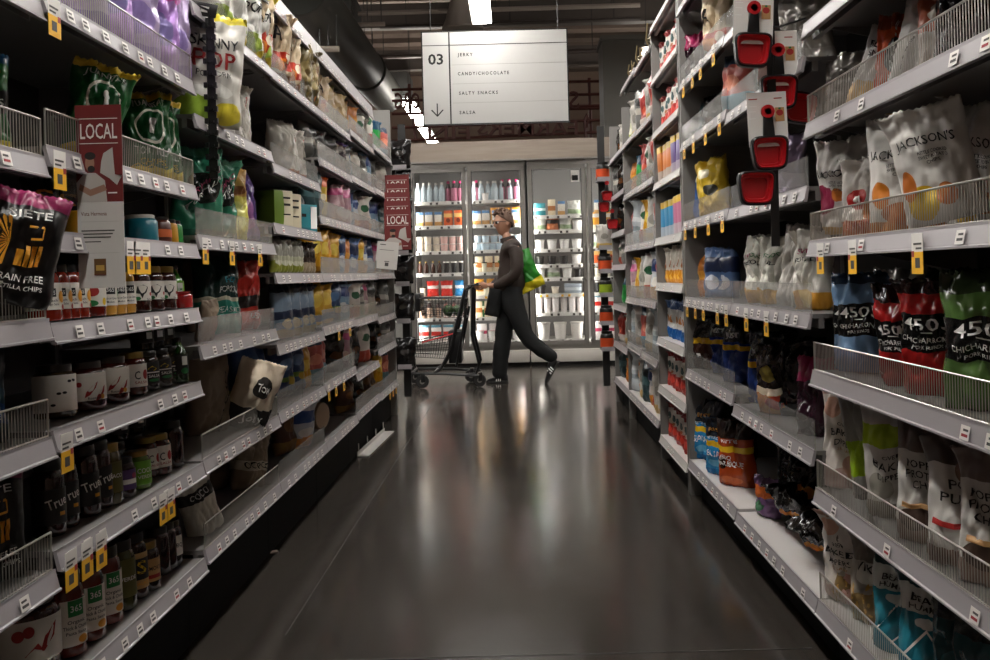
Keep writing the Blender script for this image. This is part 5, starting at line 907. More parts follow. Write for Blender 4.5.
LOOK = {'wbottle':'clear pale blue bottle','pbottle':'bottle with magenta cap','cartonw':'white carton with blue top','cartono':'orange food carton','cartony':'yellow carton','cupcream':'cream ice cream cup','cuppink':'pink ice cream cup','cupblue':'pale blue ice cream cup','cupwhite':'white cup','dbottle':'small dark bottle with gold cap','bwjar':'black and white tub','redfrozen':'red frozen food bag','bluefrozen':'blue frozen food bag','greenfrozen':'green frozen food bag','yelcup':'white tub with yellow band','tallpink':'tall pink juice bottle','talldark':'tall brown juice bottle','redwbox':'white carton with red band','pinkwbox':'white carton with pink band','tealcarton':'teal carton','whitetub':'round white tub','bigtub':'large white tub','talltub':'tall white tub','creamcarton':'cream carton','clearpouch':'pale pouch','orangepouch':'orange and black pouch','blacktub':'black tub','greypack':'wide grey blue carton'}
DN = {'C2':'half-hidden freezer door at far left','A1':'freezer door behind the cart','A2':'freezer door behind the shopper','B1':'freezer door right of the shopper','B2':'half-hidden freezer door at far right'}
DX = {'C2':(-.02-UW/2, -.02), 'A1':(-UW, -UW/2), 'A2':(-UW/2, 0), 'B1':(.02, .02+UW/2), 'B2':(.02+UW/2, .02+UW)}
def goods(door, z, keys, row, dz=0, y=.15, gap=.005, tall='', spread_=True):
    xa, xb = DX[door]; xa += .055; xb -= .055; ws = []
    for k in keys:
        s = SKU[k]; d = s['dims']; ws.append(d[0] if s['kind'] in ('box', 'bag') else 2*d[0]*1.05)
    tot = sum(ws); g = (xb-xa-tot)/max(1, len(ws)); x = xa + g/2
    for k, w_ in zip(keys, ws):
        p_ = FM @ Vector((x+w_/2, y+.02*math.sin(x*37), z+dz+.001)); x += w_+g
        n = keys.count(k); lab = '%s, %s shelf%s of the %s' % (LOOK[k], ORD[row], tall, DN[door])
        put(k, p_, (0, 0, -TH), lab, group=lab if n > 1 else None, var=0)
R_ = lambda k, n: [k]*n
goods('C2', ZA[6], R_('wbottle',4)+R_('pbottle',3), 6); goods('C2', ZA[5], R_('cartonw',5), 5); goods('C2', ZA[4], R_('cupblue',6), 4); goods('C2', ZA[3], R_('yelcup',6), 3); goods('C2', ZA[2], R_('cartony',4), 2); goods('C2', ZA[1], R_('creamcarton',5), 1); goods('C2', ZA[0], R_('whitetub',4), 0)
goods('A1', ZA[6], R_('wbottle',5)+R_('pbottle',3), 6); goods('A1', ZA[5], R_('cartonw',3)+R_('cartono',2), 5); goods('A1', ZA[4], R_('cupcream',3)+R_('cuppink',3), 4); goods('A1', ZA[4], R_('cupcream',3)+R_('cuppink',3), 4, dz=.09, tall=' upper layer')
goods('A1', ZA[3], R_('dbottle',4)+R_('bwjar',3), 3); goods('A1', ZA[2], ['yelcup']+R_('redfrozen',2)+['bluefrozen'], 2, y=.25,dz=0); goods('A1', ZA[1], R_('talldark',3)+R_('tallpink',3), 1); goods('A1', ZA[0], R_('redwbox',4), 0)
goods('A2', ZA[6], ['pbottle','cupwhite']+R_('wbottle',4), 6); goods('A2', ZA[5], ['cartonw','cartonw']+R_('cartony',3), 5); goods('A2', ZA[4], R_('cupblue',6), 4); goods('A2', ZA[4], R_('cupblue',6), 4, dz=.09, tall=' upper layer'); goods('A2', ZA[3], R_('creamcarton',5), 3); goods('A2', ZA[2], R_('yelcup',3)+R_('bluefrozen',2), 2); goods('A2', ZA[1], ['greenfrozen','tealcarton','cartony'], 1); goods('A2', ZA[0], R_('pinkwbox',4), 0)
goods('B1', ZB[7], ['tealcarton','creamcarton','cartonw','clearpouch'], 7); goods('B1', ZB[6], ['clearpouch','orangepouch','clearpouch','whitetub'], 6); goods('B1', ZB[5], R_('whitetub',4), 5); goods('B1', ZB[4], R_('blacktub',3)+['whitetub'], 4); goods('B1', ZB[3], ['whitetub','clearpouch','whitetub','blacktub'], 3); goods('B1', ZB[2], ['blacktub','cupcream','greypack'], 2); goods('B1', ZB[1], R_('talltub',6), 1); goods('B1', ZB[0], ['bigtub','bigtub','bigtub'], 0)
goods('B2', ZB[7], ['cartonw','clearpouch','pinkwbox'], 7); goods('B2', ZB[6], R_('cartony',4), 6); goods('B2', ZB[5], R_('clearpouch',3), 5); goods('B2', ZB[4], R_('cartono',4), 4); goods('B2', ZB[3], R_('yelcup',5), 3); goods('B2', ZB[2], R_('bwjar',5), 2); goods('B2', ZB[1], R_('redwbox',4), 1); goods('B2', ZB[0], R_('pinkwbox',4), 0)

# ---------------------------------------------------------------- shopping cart
CY = 9.42; CB = plain('cart_black', '0f0f10', .35)
t = empty('shopping_cart', (W(445, 384, CY).x, CY, 0)); tag(t, 'black two-tier shopping cart with wire baskets pushed by the shopper', 'shopping cart'); CX = t.location.x
def cp(px, py, s=0): p_ = W(px, py, CY); return Vector((p_.x-CX, s, p_.z))
HWD = .24
m = MB()
for s in (-HWD, HWD):
    m.tube([cp(472,286,s), cp(466,290,s), cp(452,349,s), cp(443,366,s), cp(436,371,s)], .016, 8); m.tube([cp(474,287,s), cp(473,333,s), cp(480,362,s), cp(477,371,s), cp(468,372,s)], .014, 8)
    m.tube([cp(468,307,s), cp(458,364,s)], .013, 8); m.tube([cp(480,373,s), cp(444,371,s), cp(414,371,s), cp(409,362,s), cp(411,350,s)], .015, 8)
for a in ((472,286), (436,371), (411,352), (414,371), (477,371), (466,317)): m.tube([cp(*a, -HWD), cp(*a, HWD)], .012, 8)
m.obj('tubular_frame', CB, t, True)
MB().tube([cp(478,284,-HWD*.9), cp(478,284,HWD*.9)], .017, 10).obj('push_handle', CB, t, True)
m = MB()
for s in (-HWD, HWD): m.tube([cp(478,284,s*.9), cp(469,286,s)], .012, 8)
m.obj('handle_bracket', CB, t, True)
def wirebasket(name, tl, tr, br, bl, n, mat):
    m = MB(); P4 = [cp(*q) for q in (tl, tr, br, bl)]; hw = HWD*.92
    for s in (-hw, hw):
        for k in range(n+1):
            f = k/n; a = P4[0].lerp(P4[1], f); b = P4[3].lerp(P4[2], f); m.tube([(a.x, s, a.z), (b.x, s*.9, b.z)], .0028, 4)
        for k in range(5):
            f = k/4; a = P4[0].lerp(P4[3], f); b = P4[1].lerp(P4[2], f); w_ = .006 if k == 0 else .003; q = 1-.1*f; m.tube([(a.x, s*q, a.z), (b.x, s*q, b.z)], w_, 5)
    for A, B in ((P4[0], P4[3]), (P4[1], P4[2])):
        for k in range(9): y = -hw+2*hw*k/8; m.tube([(A.x, y, A.z), (B.x, y*.9, B.z)], .0028, 4)
        m.tube([(A.x, -hw, A.z), (A.x, hw, A.z)], .006, 5)
    for k in range(13): f = k/12; a = P4[3].lerp(P4[2], f); m.tube([(a.x, -hw*.9, a.z), (a.x, hw*.9, a.z)], .0028, 4)
    return m.obj(name, mat, t)
wirebasket('upper_basket', (420,298), (467,298), (464,317), (424,315), 14, CB); lb = wirebasket('lower_basket', (411,342), (456,334), (450,357), (414,355), 16, CB)
MB().tube([cp(424,341,-HWD), cp(455,332,-HWD)], .007, 6).obj('red_stripe', plain('red_plastic', 'b82a2a', .4), lb)
MB().box(cp(417,311,-.20), cp(422,293,.20)).obj('front_bumper', CB, t, bevel=.008)
MB().box(cp(462,330,-.17), cp(450,362,.17)).obj('rear_panel', CB, t, bevel=.01)
for px, py, s in ((424.5,377.5,-HWD+.02), (413,376,HWD-.02), (480.5,377.5,-HWD+.02), (470,376,HWD-.02)):
    c = cp(px, py, s); c.z = .066; r = .064
    MB().lathe([(.030,-.014),(r-.008,-.016),(r,-.010),(r,.010),(r-.008,.016),(.030,.014)], 22, c, axis='y').obj('tyre', plain('wheel_rubber', '1a1918', .6), t, True)
    w_ = MB().lathe([(0,-.013),(.020,-.015),(.046,-.010),(.046,.010),(.020,.015),(0,.013)], 18, c, axis='y').obj('wheel_hub', plain('grey_hub', '77736e', .4), t, True)
    MB().box((c.x-.012, c.y-.024, .06), (c.x+.030, c.y+.024, .145)).obj('caster_fork', CB, t, bevel=.004)
for k, (px, s) in enumerate(((449, -.08), (458, -.05))):
    q = cp(px, 309, s); m = MB().lathe([(0.001,-.055),(.035,-.045),(.055,-.015),(.056,.015),(.036,.045),(.001,.055)], 20, (0,0,0), axis='x'); m2 = m.obj('melon', printed('melon_rind','1c3314',[],[],.5,.2,speck=(14,.52,'3c5c28',0,1)), None, True, loc=(CX+q.x, CY+s, q.z-.012), angle=180); tag(m2, 'dark green melon in the upper cart basket, %s' % ['farther from the handle', 'nearer the handle'][k], 'melon')
p_ = cp(455, 334); 

# ---------------------------------------------------------------- the shopper
PY = 9.42; pr0 = W(508, 385, PY); PX = pr0.x
def pp(px, py, dy=0):
    q = W(px, py, PY); return Vector((q.x-PX, dy, q.z))
def skin(nodes, edges, sub=2, root=0):
    me = bpy.data.meshes.new('sk'); me.from_pydata([n[0] for n in nodes], edges, []); o = bpy.data.objects.new('sk', me); COL.objects.link(o)
    md = o.modifiers.new('s', 'SKIN'); md.use_smooth_shade = True
    for i, n in enumerate(nodes):
        r = n[1]; me.skin_vertices[0].data[i].radius = r if isinstance(r, tuple) else (r, r); me.skin_vertices[0].data[i].use_root = (i == root)
    sb = o.modifiers.new('b', 'SUBSURF'); sb.levels = sub; sb.render_levels = sub
    dg = bpy.context.evaluated_depsgraph_get(); dg.update(); r = bpy.data.meshes.new_from_object(o.evaluated_get(dg)); bpy.data.objects.remove(o); return r
def addmesh(mb, me, M=Matrix()): mb.add([M @ v.co for v in me.vertices], [tuple(p.vertices) for p in me.polygons])
per = empty('person', (PX, PY, 0)); tag(per, 'person in brown jacket and black trousers pushing a cart, walking left', 'person')
SKN = plain('skin', 'a87a62', .5); JK = plain('brown_jacket_cloth', '2c1f18', .7, bump=.5, bscale=30); TR = plain('black_trouser_cloth', '07080a', .8, bump=.3, bscale=25); HR = plain('brown_hair', '5c4232', .6, bump=.6, bscale=60); SHB = plain('black_shoe', '0c0c0d', .5)
bm_ = MB()
N = [(pp(511,293), .070), (pp(511,275), .075), (pp(512,256), .11), (pp(511,246), .085), (pp(507.5,239), .050), (pp(504.5,231), .048),
     (pp(515,249,-.155), .055), (pp(516,272,-.20), .043), (pp(497,285,-.17), .030), (pp(489,286,-.15), .024),
     (pp(510,249,.155), .055), (pp(506,273,.19), .043), (pp(492,285,.13), .030), (pp(486,285.5,.12), .024),
     (pp(510,304,.08), .085), (pp(503,338,.09), .055), (pp(500,374,.09), .040), (pp(495,381,.09), .036),
     (pp(513,304,-.08), .085), (pp(526,339,-.09), .055), (pp(552,357,-.09), .040), (pp(551,364,-.09), .036)]
E_ = [(0,1),(1,2),(2,3),(3,4),(4,5),(3,6),(6,7),(7,8),(8,9),(3,10),(10,11),(11,12),(12,13),(0,14),(14,15),(15,16),(16,17),(0,18),(18,19),(19,20),(20,21)]
addmesh(bm_, skin(N, E_, 1))
# head: lofted rings, face looking to local -x, then turned towards the camera
hc = pp(503.2, 223.5); hv, hf = [], []; NR, NS = 22, 26
for j in range(NR+1):
    q = j/NR; ph = PI*q; z = .122*math.cos(ph); rr_ = math.sin(ph)**.86
    for i in range(NS):
        a = 2*PI*i/NS; cx, cy = math.cos(a), math.sin(a)   # a = 0: face
        L_ = .094; Wd = .074
        if z < 0: L_ *= 1-.18*(-z/.122) if cx > 0 else 1-.42*(-z/.122); Wd *= 1-.34*(-z/.122)
        x = -(cx*L_*rr_); y = cy*Wd*rr_
        fc = max(0, cx)**6
        nose = .026*math.exp(-((z+.018)/.016)**2)*math.exp(-(a if a < PI else a-2*PI)**2/.025) + .012*math.exp(-((z-.006)/.020)**2)*math.exp(-(a if a < PI else a-2*PI)**2/.02)
        aa = a if a < PI else a-2*PI
        eye = -.008*math.exp(-((z-.012)/.012)**2)*math.exp(-((abs(aa)-.42)/.16)**2); brow = .005*math.exp(-((z-.034)/.010)**2)*max(0, cx)**2
        mouth = .006*math.exp(-((z+.058)/.007)**2)*math.exp(-aa**2/.10) - .004*math.exp(-((z+.051)/.003)**2)*math.exp(-aa**2/.10); chin = .010*math.exp(-((z+.098)/.016)**2)*math.exp(-aa**2/.2)
        k = nose+eye+brow+mouth+chin; hv.append(Vector((x-cx*k, y+cy*k, z)))
for j in range(NR):
    for i in range(NS): hf.append((j*NS+i, j*NS+(i+1) % NS, (j+1)*NS+(i+1) % NS, (j+1)*NS+i))
HM = Matrix.Translation(hc) @ Matrix.Rotation(.55, 4, 'Z') @ Matrix.Rotation(-.06, 4, 'Y')
hv = [HM @ v for v in hv]; bm_.add(hv, hf + [tuple(range(NS))[::-1], tuple(range(NR*NS, (NR+1)*NS))])
for s in (-1, 1):
    e = MB().lathe([(.001,-.008),(.018,-.006),(.024,.0),(.018,.006),(.001,.004)], 12, (0,0,0), axis='y'); M = HM @ Matrix.Translation((.008, s*.076, .0)) @ Matrix.Scale(1.3, 4, (0,0,1))
    bm_.add([M @ Vector(v) for v in e.v], e.f)
def hand(mb, wr, sy, curl=1.0):
    # palm from the wrist towards -x, four fingers curling round the bar, thumb from the palm's side
    a = MB(); pm = [(wr + Vector((.0,0,0)), .024), (wr + Vector((-.035,0,.006)), (.018,.036)), (wr + Vector((-.075,0,.010)), (.014,.040))]
    addmesh(mb, skin(pm, [(0,1),(1,2)], 1))
    for k, (ln, yy) in enumerate(((.060,-.030),(.070,-.010),(.065,.010),(.050,.029))):
        b = wr + Vector((-.068, yy*1.0, .010)); r = .0098-.0006*k
        mb.tube([b, b+Vector((-ln*.42,yy*.1,.004)), b+Vector((-ln*.70,yy*.12,-.016)), b+Vector((-ln*.62,yy*.12,-.040)), b+Vector((-ln*.30,yy*.1,-.046))], [r*1.1, r, r*.95, r*.9, r*.7], 8)
    b = wr + Vector((-.022, -sy*.028, .0)); mb.tube([b, b+Vector((-.024,-sy*.016,-.012)), b+Vector((-.052,-sy*.014,-.026)), b+Vector((-.072,-sy*.006,-.036))], [.012, .0115, .010, .008], 8)
hand(bm_, pp(489, 286, -.15), -1); hand(bm_, pp(486, 285.5, .12), 1)
bo = bm_.obj('body', SKN, per, True, angle=180); rm = bo.modifiers.new('merge', 'REMESH'); rm.mode = 'VOXEL'; rm.voxel_size = .0065; rm.use_smooth_shade = True
def cloth(name, nodes, edges, mat, sub=2, disp=0):
    me = skin(nodes, edges, sub); me.name = name; me.materials.clear(); me.materials.append(mat)
    for v in me.vertices:
        n_ = noise.noise(v.co*14); v.co += v.normal*n_*.010 if disp else Vector((0,0,0))
    me.polygons.foreach_set('use_smooth', [True]*len(me.polygons)); return link(name, me, per)
NJ = [(pp(512,297), .172), (pp(512,275), .158), (pp(512,256), .142), (pp(510,245), .110), (pp(507.5,239.5), .062),
      (pp(516,249,-.165), .080), (pp(517,273,-.215), .066), (pp(501,284,-.185), .052), (pp(493,286,-.155), .044),
      (pp(510,249,.165), .080), (pp(506,274,.20), .064), (pp(495,285,.14), .050), (pp(490,285.5,.125), .044)]
jk_ = cloth('jacket', NJ, [(0,1),(1,2),(2,3),(3,4),(3,5),(5,6),(6,7),(7,8),(3,9),(9,10),(10,11),(11,12)], JK, 2, 1)
for v in jk_.data.vertices:
    if v.co.z < pp(511, 290).z: v.co.z = max(v.co.z, pp(511, 299).z)
col = MB().lathe([(.070,-.02),(.066,.02),(.074,.03),(.082,-.01)], 20, (0,0,0)).obj('collar', JK, per, True, loc=pp(508,240), rot=(0,-.25,0))
NT = [(pp(511,272), .100), (pp(511,289), .122), (pp(509,304,.085), .112), (pp(503,338,.09), .090), (pp(500,362,.09), .086), (pp(499.5,381,.09), .080),
      (pp(513,304,-.085), .112), (pp(527,338,-.09), .086), (pp(545,352,-.09), .076), (pp(557,360,-.09), .070)]
cloth('trousers', NT, [(0,1),(1,2),(2,3),(3,4),(4,5),(1,6),(6,7),(7,8),(8,9)], TR, 2, 1)
# shirt tail hanging in front
m = MB(); S_ = bag_surface(.16, .30, .05, 3.3, .012, 0); me = bag_mesh('shirt_tail', S_, TR, 8, 10); link('shirt_tail', me, per, loc=pp(492, 316, -.05), rot=(0, .22, 0))
def shoe(name, toe, heel, up, y):
    ax = (toe-heel); ln = ax.length; ax.normalize(); upv = Vector(up); upv = (upv-ax*upv.dot(ax)).normalized(); sd = ax.cross(upv)
    M = Matrix((( *ax,), (*sd,), (*upv,))).transposed().to_4x4(); M.translation = heel
    rings = []
    for f, hw, h in ((0,.028,.075),(.08,.036,.088),(.25,.037,.092),(.42,.038,.078),(.6,.045,.058),(.8,.044,.044),(.94,.032,.034),(1,.014,.024)):
        rings.append([M @ Vector((f*ln, hw*math.copysign(abs(math.cos(a))**.6, math.cos(a)), .012 + (h-.012)*(.5+.5*math.sin(a)))) for a in [2*PI*k/14 for k in range(14)]])
    mb = MB(); ring_loft(mb, rings); mb.add(rings[0], [tuple(range(14))[::-1]]); s_ = mb.obj(name, SHB, per, True, angle=60)
    mb = MB(); rs = []
    for f, hw in ((-.02,.026),(.05,.038),(.3,.037),(.6,.047),(.85,.044),(.98,.024),(1.03,.008)):
        rs.append([M @ Vector((f*ln, q*hw, z)) for q, z in ((-1,0),(1,0),(1,.018),(-1,.018))])
    ring_loft(mb, rs); mb.add(rs[0], [(3,2,1,0)]); mb.obj('sole', plain('shoe_sole', '2a2826', .6), s_, bevel=0)
    mb = MB()
    for f in (.38, .47, .56):
        for q in (-1, 1):
            pts = [M @ Vector(((f-.03)*ln, q*.0475, .016)), M @ Vector(((f+.01)*ln, q*.0475, .016)), M @ Vector(((f-.03)*ln, q*.034, .066)), M @ Vector(((f-.07)*ln, q*.034, .066))]; mb.add(pts, [(0,1,2,3)])
    mb.obj('white_stripe', WHT, s_)
shoe('shoe', Vector((pp(486.5,383).x, .09, .004)), Vector((pp(508,383).x, .09, .004)), (0,0,1), 0)
shoe('shoe', pp(546.5,384.5,-.09)+Vector((0,0,.012)), pp(559,361,-.09), (-1,0,.45), 0)
# hair, glasses
mb = MB(); vs = []; fs = []; NRH = 12
for j in range(NRH+1):
    ph = PI*.60*j/NRH
    for i in range(NS):
        a = 2*PI*i/NS; cx, cy = math.cos(a), math.sin(a); lim = PI*(.25 + .37*(.5-.5*cx)**.8); p_ = min(ph, lim)
        r = math.sin(p_)**.86 if p_ > 0 else 0; k = 1.10 + .22*noise.noise(Vector((cx*4, cy*4, p_*5+2)))+ (.10 if p_ < .9 else 0)
        vs.append(HM @ Vector((-(cx*.096*r)*k+.004, cy*.078*r*k, .124*math.cos(p_)*k)))
for j in range(NRH):
    for i in range(NS): fs.append((j*NS+i, (j+1)*NS+i, (j+1)*NS+(i+1) % NS, j*NS+(i+1) % NS))
mb.add(vs, fs)
for k in range(26):
    a = k*2.4; ph = .15+.75*((k*7) % 26)/26; q = Vector((math.sin(ph)*math.cos(a), math.sin(ph)*math.sin(a), math.cos(ph))); c_ = Vector((.004, 0, 0))
    P0 = c_ + Vector((q.x*.095, q.y*.078, q.z*.13)); P1 = P0 + Vector((q.x*.03-.012, q.y*.03, .022*q.z+.008*math.sin(k))); P2 = P1 + Vector((-.022, .010*math.sin(k*3), -.010))
    mb.tube([HM @ P0, HM @ P1, HM @ P2], [.016, .012, .003], 6)
mb.obj('hair', HR, per, True, angle=180)
mb = MB()
for s in (-1, 1):
    mb.add([HM @ Vector(v) for v in ((-.098,s*.008,.024),(-.092,s*.046,.024),(-.090,s*.044,.000),(-.098,s*.012,-.002))], [(0,1,2,3) if s < 0 else (3,2,1,0)])
    mb.tube([HM @ Vector(v) for v in ((-.092,s*.046,.022),(-.05,s*.074,.018),(.01,s*.078,.010))], .003, 5)
mb.tube([HM @ Vector(v) for v in ((-.092,-.046,.024),(-.100,0,.022),(-.092,.046,.024))], .003, 5); mb.obj('glasses', BLKP, per)
for s in (-1, 1):
    e = MB().lathe([(.001,-.010),(.007,-.007),(.010,0),(.007,.007),(.001,.010)], 10, (0,0,0), axis='y'); q = HM @ Vector((-.079, s*.030, .012)); e.obj('eye', WHT, per, True, loc=q)
# shopping bag carried on the back
bag('totegreen', .34, .40, .13, '1f7a1c', [(.0,.24,'d8c81c')], [(.5,.62,.16,.12,'3f9c34')], rough=.5, noun='tote_bag', crumple=.02, hi=True)
q = W(531, 291, PY-.2); tb = put('totegreen', (q.x, PY-.02, q.z), (.05, -.42, 0), 'bright green and yellow shopping bag carried behind the shopper')
tb['category'] = 'bag'; MB().tube([(-.06,0,.36), (-.05,-.06,.44), (-.03,-.10,.47), (0,-.05,.44), (.03,0,.37)], .007, 6).obj('strap', plain('green_strap', '1c5a1c', .6), tb, True)

# ---------------------------------------------------------------- building shell
struct('floor', MB().box((-9, -3, -.1), (9, 24, 0)), concrete())
WALLM = plain('brown_wall', '7c685a', .7); DKW = plain('dark_ceiling_paint', '5c4f46', .7)
struct('wall_back', MB().box((-9, 23.4, 0), (9, 23.6, 6.3)), WALLM); struct('wall_left', MB().box((-9.2, -3, 0), (-9, 24, 6.3)), WALLM); struct('wall_right', MB().box((9, -3, 0), (9.2, 24, 6.3)), WALLM); struct('wall_front', MB().box((-9, -3.2, 0), (9, -3, 6.3)), WALLM)
struct('ceiling', MB().box((-9, -3, 6.2), (9, 24, 6.3)), DKW)
m = MB(); k = 0; y = .4
while y < 23.4: m.box((-9, y, 6.02), (9, y+.35, 6.2)); y += .75
struct('trim_3', m, DKW)
m = MB(); [m.box((-9, yy, 5.35), (9, yy+.10, 5.75)) for yy in (9.5, 12.8, 16.1, 19.4)]; [m.box((-9, yy-.05, 5.33), (9, yy+.15, 5.36)) for yy in (9.5, 12.8, 16.1, 19.4)]; struct('trim_4', m, plain('steel_beam', '3c3530', .6))
# floor joints
struct('trim_5', MB().box((-AL, 2.695, .0002), (AR, 2.70, .0012)).box((-.735, 2.9, .0002), (-.732, 10.5, .0012)), plain('joint_dark', '2a2826', .6))
pc = W(602, 36, 12.6); pd = W(660, 150, 12.6); struct('pillar_structure', MB().box((pc.x, 12.6, 0), (pd.x+.6, 13.2, pc.z)).box((pc.x-.02, 12.56, pc.z-.06), (pd.x+.62, 13.24, pc.z)), plain('grey_pillar', '4c4a45', .6)).name = 'trim_6'
# ducts and pipes
DUCT = plain('galvanised_duct', '33342f', .5, metal=.3)
a0 = W(297, -15, 9.6); a1 = W(387, 97, 18.4); prof = []; d_ = a1-a0; n = 70
t = empty('air_duct', a0); tag(t, 'round spiral-ribbed grey air duct below the ceiling, upper left', 'duct')
mb = MB(); pts = []; rs = []
for i in range(n*2+1):
    f = i/(n*2); pts.append(d_*f); rs.append(.30+(.009 if i % 2 else 0))
mb.tube(pts, rs, 22).obj('spiral_pipe', DUCT, t, True, angle=20)
[MB().tube([d_*f, d_*f+Vector((0,0,6.1-a0.z-d_.z*f))], .008, 5).obj('hanger_rod', plain('dark_cable', '22201e', .5), t) for f in (.3, .62, .95)]
MB().lathe([(.34,-.03),(.34,.03)], 22, d_*.62, axis='y').obj('joint_collar', DUCT, t)
for px, py, w_, h_, Y, lb in ((322, 12, .80, .62, 13.0, 'square metal duct box at the upper left, above the round duct'), (389, 83, .75, .45, 18.6, 'dark square duct box at the far end of the round duct')):
    c = W(px, py, Y); t = empty('duct_box', c); tag(t, lb, 'duct'); MB().box((-w_/2, 0, -h_/2), (w_/2, .9, h_/2)).obj('sheet_body', plain('dark_duct_metal', '3e3e3c', .5, metal=.3), t, bevel=.01)
    m = MB(); [m.box((-w_/2-.02, yy, -h_/2-.02), (w_/2+.02, yy+.03, -h_/2)) for yy in (0, .43, .87)]; m.obj('flange', DUCT, t); [MB().tube([(s*w_*.48, .4, h_/2-.02), (s*w_*.48, .4, 6.1-c.z)], .008, 5).obj('hanger_rod', plain('dark_cable', '22201e', .5), t) for s in (-1, 1)]
for px0, py0, px1, py1, Y, r, c, lb in ((352, 14, 640, 5, 13.6, .035, '8a8078', 'long pale pipe running across the ceiling, highest of the pipes'), (350, 25, 385, 24, 12.5, .03, '8a8078', 'short pale pipe end by the square duct'), (318, 49, 339, 49, 10.4, .035, 'a89c90', 'short pale pipe over the left shelf tops'), (345, 58, 620, 50, 16.0, .04, '3a302b', 'dark pipe across the ceiling, lowest of the pipes'), (380, 27, 640, 19, 15, .03, '2e2622', 'dark pipe between the pale pipe and the lowest pipe')):
    p0, p1 = W(px0, py0, Y), W(px1, py1, Y); t = empty('ceiling_pipe', p0); tag(t, lb, 'pipe', 'pipes under the ceiling'); MB().tube([(0,0,0), p1-p0], r, 8).obj('pipe_run', plain('pipe_'+c, c, .5), t, True)
    [MB().tube([(p1-p0)*f, (p1-p0)*f+Vector((0,0,6.1-p0.z-(p1-p0).z*f))], .008, 5).obj('hanger_rod', plain('dark_cable', '22201e', .5), t) for f in (.1, .5, .9)]
c = W(463, 29, 12.0); t = empty('ceiling_vent', c); tag(t, 'grey bell shaped ceiling fitting just above the white aisle sign', 'vent'); MB().lathe([(.24,.0),(.26,.02),(.22,.12),(.16,.34),(.10,.42),(.10,2.0)], 24).obj('bell', plain('vent_grey', '6a645e', .5), t, True)
MB().lathe([(.262,-.02),(.27,.0),(.262,.02)], 24).obj('rim', plain('vent_grey', '6a645e', .5), t, True)
# mirrored letters on rails, seen from behind
LY = 14.5; RUST = plain('rust_red_letters', '4a2018', .6)
t = empty('letter_sign', W(500, 140, LY)); tag(t, 'rust red metal letters on rails above the freezers, seen from behind', 'sign'); o0 = t.location.copy()
m = MB()
for (x0, y0, x1, y1) in ((392,90,422,89),(392,101,424,100),(568,82,604,81),(568,95,604,94),(568,106.5,604,105.5),(392,114,604,108),(392,128,604,120),(392,141,604,132)):
    m.tube([W(x0,y0,LY)-o0, W(x1,y1,LY)-o0], .022, 5)
m.obj('rail', RUST, t); m = MB()
for x0, y0, x1, y1 in ((589,78,591,140),(602.5,76,604,137),(409,84,410,112),(413,118,416,142),(586,120,586,140)): m.tube([W(x0,y0,LY+.05)-o0, W(x1,y1,LY+.05)-o0], .028, 5)
m.tube([W(586,138,LY)-o0, W(584.5,120,LY)-o0, W(586.5,114,LY)-o0, W(588.5,120,LY)-o0, W(586.5,128,LY)-o0], .025, 5); m.obj('bracket', RUST, t)
def letters(body, pxl, pxr, py, hpx):
    # mirrored: the front of the word faces away from the camera
    vs, fs, wd = text2d(body); A = W(pxl, py, LY)-o0; B = W(pxr, py, LY)-o0; wm = (B.x-A.x); hm = hpx*LY/F; n = len(vs); cx = (A.x+B.x)/2; cz = (A.z+B.z)/2
    tilt = (B.z-A.z)/(wm); v3 = [(cx - x*wm/wd, y_, cz + q*hm/.72 + (-x*wm/wd)*tilt) for y_ in (-.05, .03) for x, q in vs]
    ec = {}
    for f in fs:
        for a, b in zip(f, f[1:]+f[:1]): ec[(a, b)] = 1
    side = [(a, b, b+n, a+n) for (a, b) in ec if (b, a) not in ec]
    return MB().add(v3, list(fs) + [tuple(i+n for i in f)[::-1] for f in fs] + side)
for body, l, r, py, h_ in (('ORG', 395, 420, 102, 16), ('S', 569, 579, 101, 17), ('FARMERS', 478, 578, 129, 15), ('FIN', 428, 470, 134, 14)):
    letters(body, l, r, py, h_).obj('lettering', RUST, t)

# ---------------------------------------------------------------- lights
def emitter(name, c, s):
    m = bpy.data.materials.new(name); m.use_nodes = True; N_, L_ = m.node_tree.nodes, m.node_tree.links; N_.remove(N_['Principled BSDF']); e = N_.new('ShaderNodeEmission'); e.inputs[0].default_value = (*c, 1); e.inputs[1].default_value = s; L_.new(e.outputs[0], N_['Material Output'].inputs[0]); return m
TUBE = emitter('lit_diffuser', (1, .965, .915), LIGHT); UPFILL = emitter('added_uplight_glow', (1, .93, .85), LIGHT*.9); HOUS = plain('white_housing', 'd8d4cc', .5)  # the upward emission is added fill for the dark ceiling
def linear(x, y0, y1, z, label, group=None, w=.21):
    t = empty('linear_light', (x, (y0+y1)/2, z)); tag(t, label, 'ceiling light', group); h = (y1-y0)/2
    MB().box((-w/2, -h, 0), (w/2, h, .012)).obj('diffuser', TUBE, t); MB().box((-w/2+.03, -h, .07), (w/2-.03, h, .074)).obj('added_uplight', UPFILL, t); MB().box((-w/2-.01, -h-.01, .012), (w/2+.01, h+.01, .07)).obj('housing', HOUS, t)  # glowing top strip is an added uplight to brighten the ceiling
    [MB().tube([(0, s*h*.8, .07), (0, s*h*.8, 6.0-z)], .004, 5).obj('hanging_wire', plain('dark_cable', '22201e', .5), t) for s in (-1, 1)]
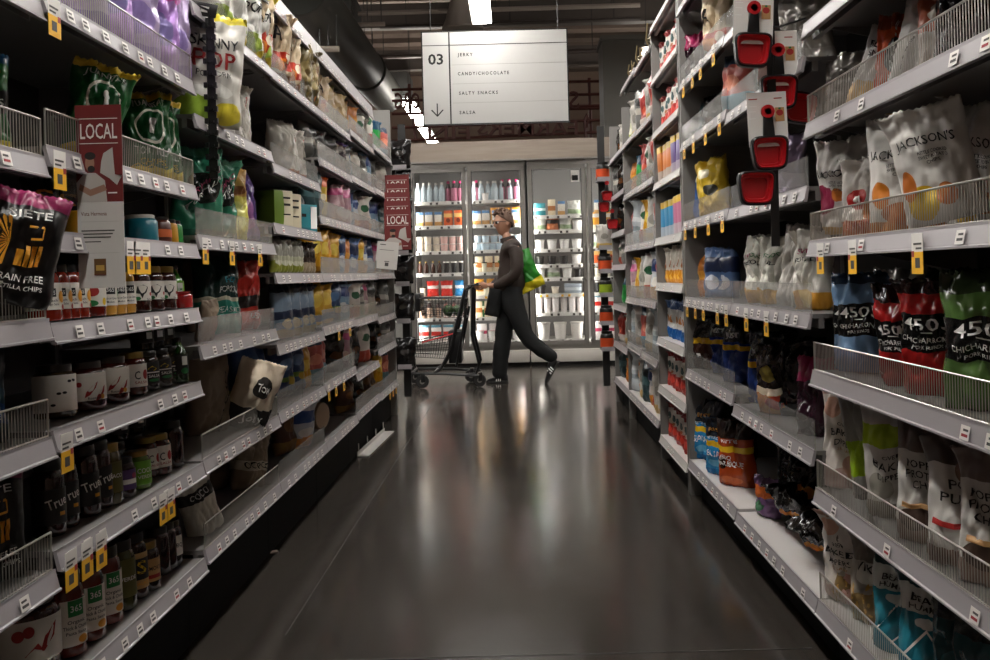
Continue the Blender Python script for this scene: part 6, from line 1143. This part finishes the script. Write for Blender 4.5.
for s_, nm in ((-3.3, 'left'), (2.9, 'right')):
    for k, (a, b) in enumerate(((1.0,3.8), (4.6,7.4), (8.2,11.0), (12.5, 15.3), (17, 19.8))): linear(s_, a, b, 4.0, 'white strip light over the next aisle on the %s, %s from the viewer' % (nm, ORD[k].replace('bottom', 'first')))
for k, (a, b) in enumerate(((-.6,1.9), (2.5,5.0), (5.4,7.9), (8.45,10.95))): linear(-.305, a, b, 4.0, 'long white strip light over the aisle, %s' % ['behind the viewer', 'second toward the freezers', 'third toward the freezers', 'its end showing above the aisle sign'][k], 'strip lights over the aisle')
linear(-1.72, 15.8, 21.0, 4.0, 'distant bright strip light seen through the red letters', w=.22); linear(2.6, 10.8, 13.0, 4.4, 'strip light over the next aisle on the right', w=.15) if False else None
b = W(646.5, 53, 10.6); t = empty('globe_lamp', b); tag(t, 'small glowing round bulb above the far right shelves', 'lamp'); MB().lathe([(.001,-.05),(.03,-.042),(.05,-.01),(.048,.02),(.03,.042),(.001,.05)], 16).obj('bulb', emitter('lit_bulb', (1,.85,.65), 25), t, True); MB().lathe([(.09,.05),(.06,.075),(.02,.09),(.02,.14)], 16, (0,0,0)).obj('lamp_shade', plain('lamp_metal', '3a3634', .4), t, True); MB().tube([(0,0,.13), (0,0,6.1-b.z)], .004, 5).obj('cord', plain('dark_cable', '22201e', .5), t)

w = bpy.data.worlds.new('world'); bpy.context.scene.world = w; w.use_nodes = True; w.node_tree.nodes['Background'].inputs[0].default_value = (.5, .5, .52, 1); w.node_tree.nodes['Background'].inputs[1].default_value = .02
cam = bpy.data.cameras.new('camera'); co = bpy.data.objects.new('camera', cam); COL.objects.link(co); bpy.context.scene.camera = co
cam.sensor_fit = 'HORIZONTAL'; cam.sensor_width = 36; cam.lens = F/990*36; cam.shift_x = -20/990; cam.shift_y = -56/990; cam.clip_start = .05
co.location = (0, 0, H); co.rotation_euler = (PI/2, ROLL, 0)
vs_ = bpy.context.scene.view_settings; vs_.view_transform = 'Standard'; vs_.look = 'None'; vs_.gamma = 1; vs_.exposure = EXPO
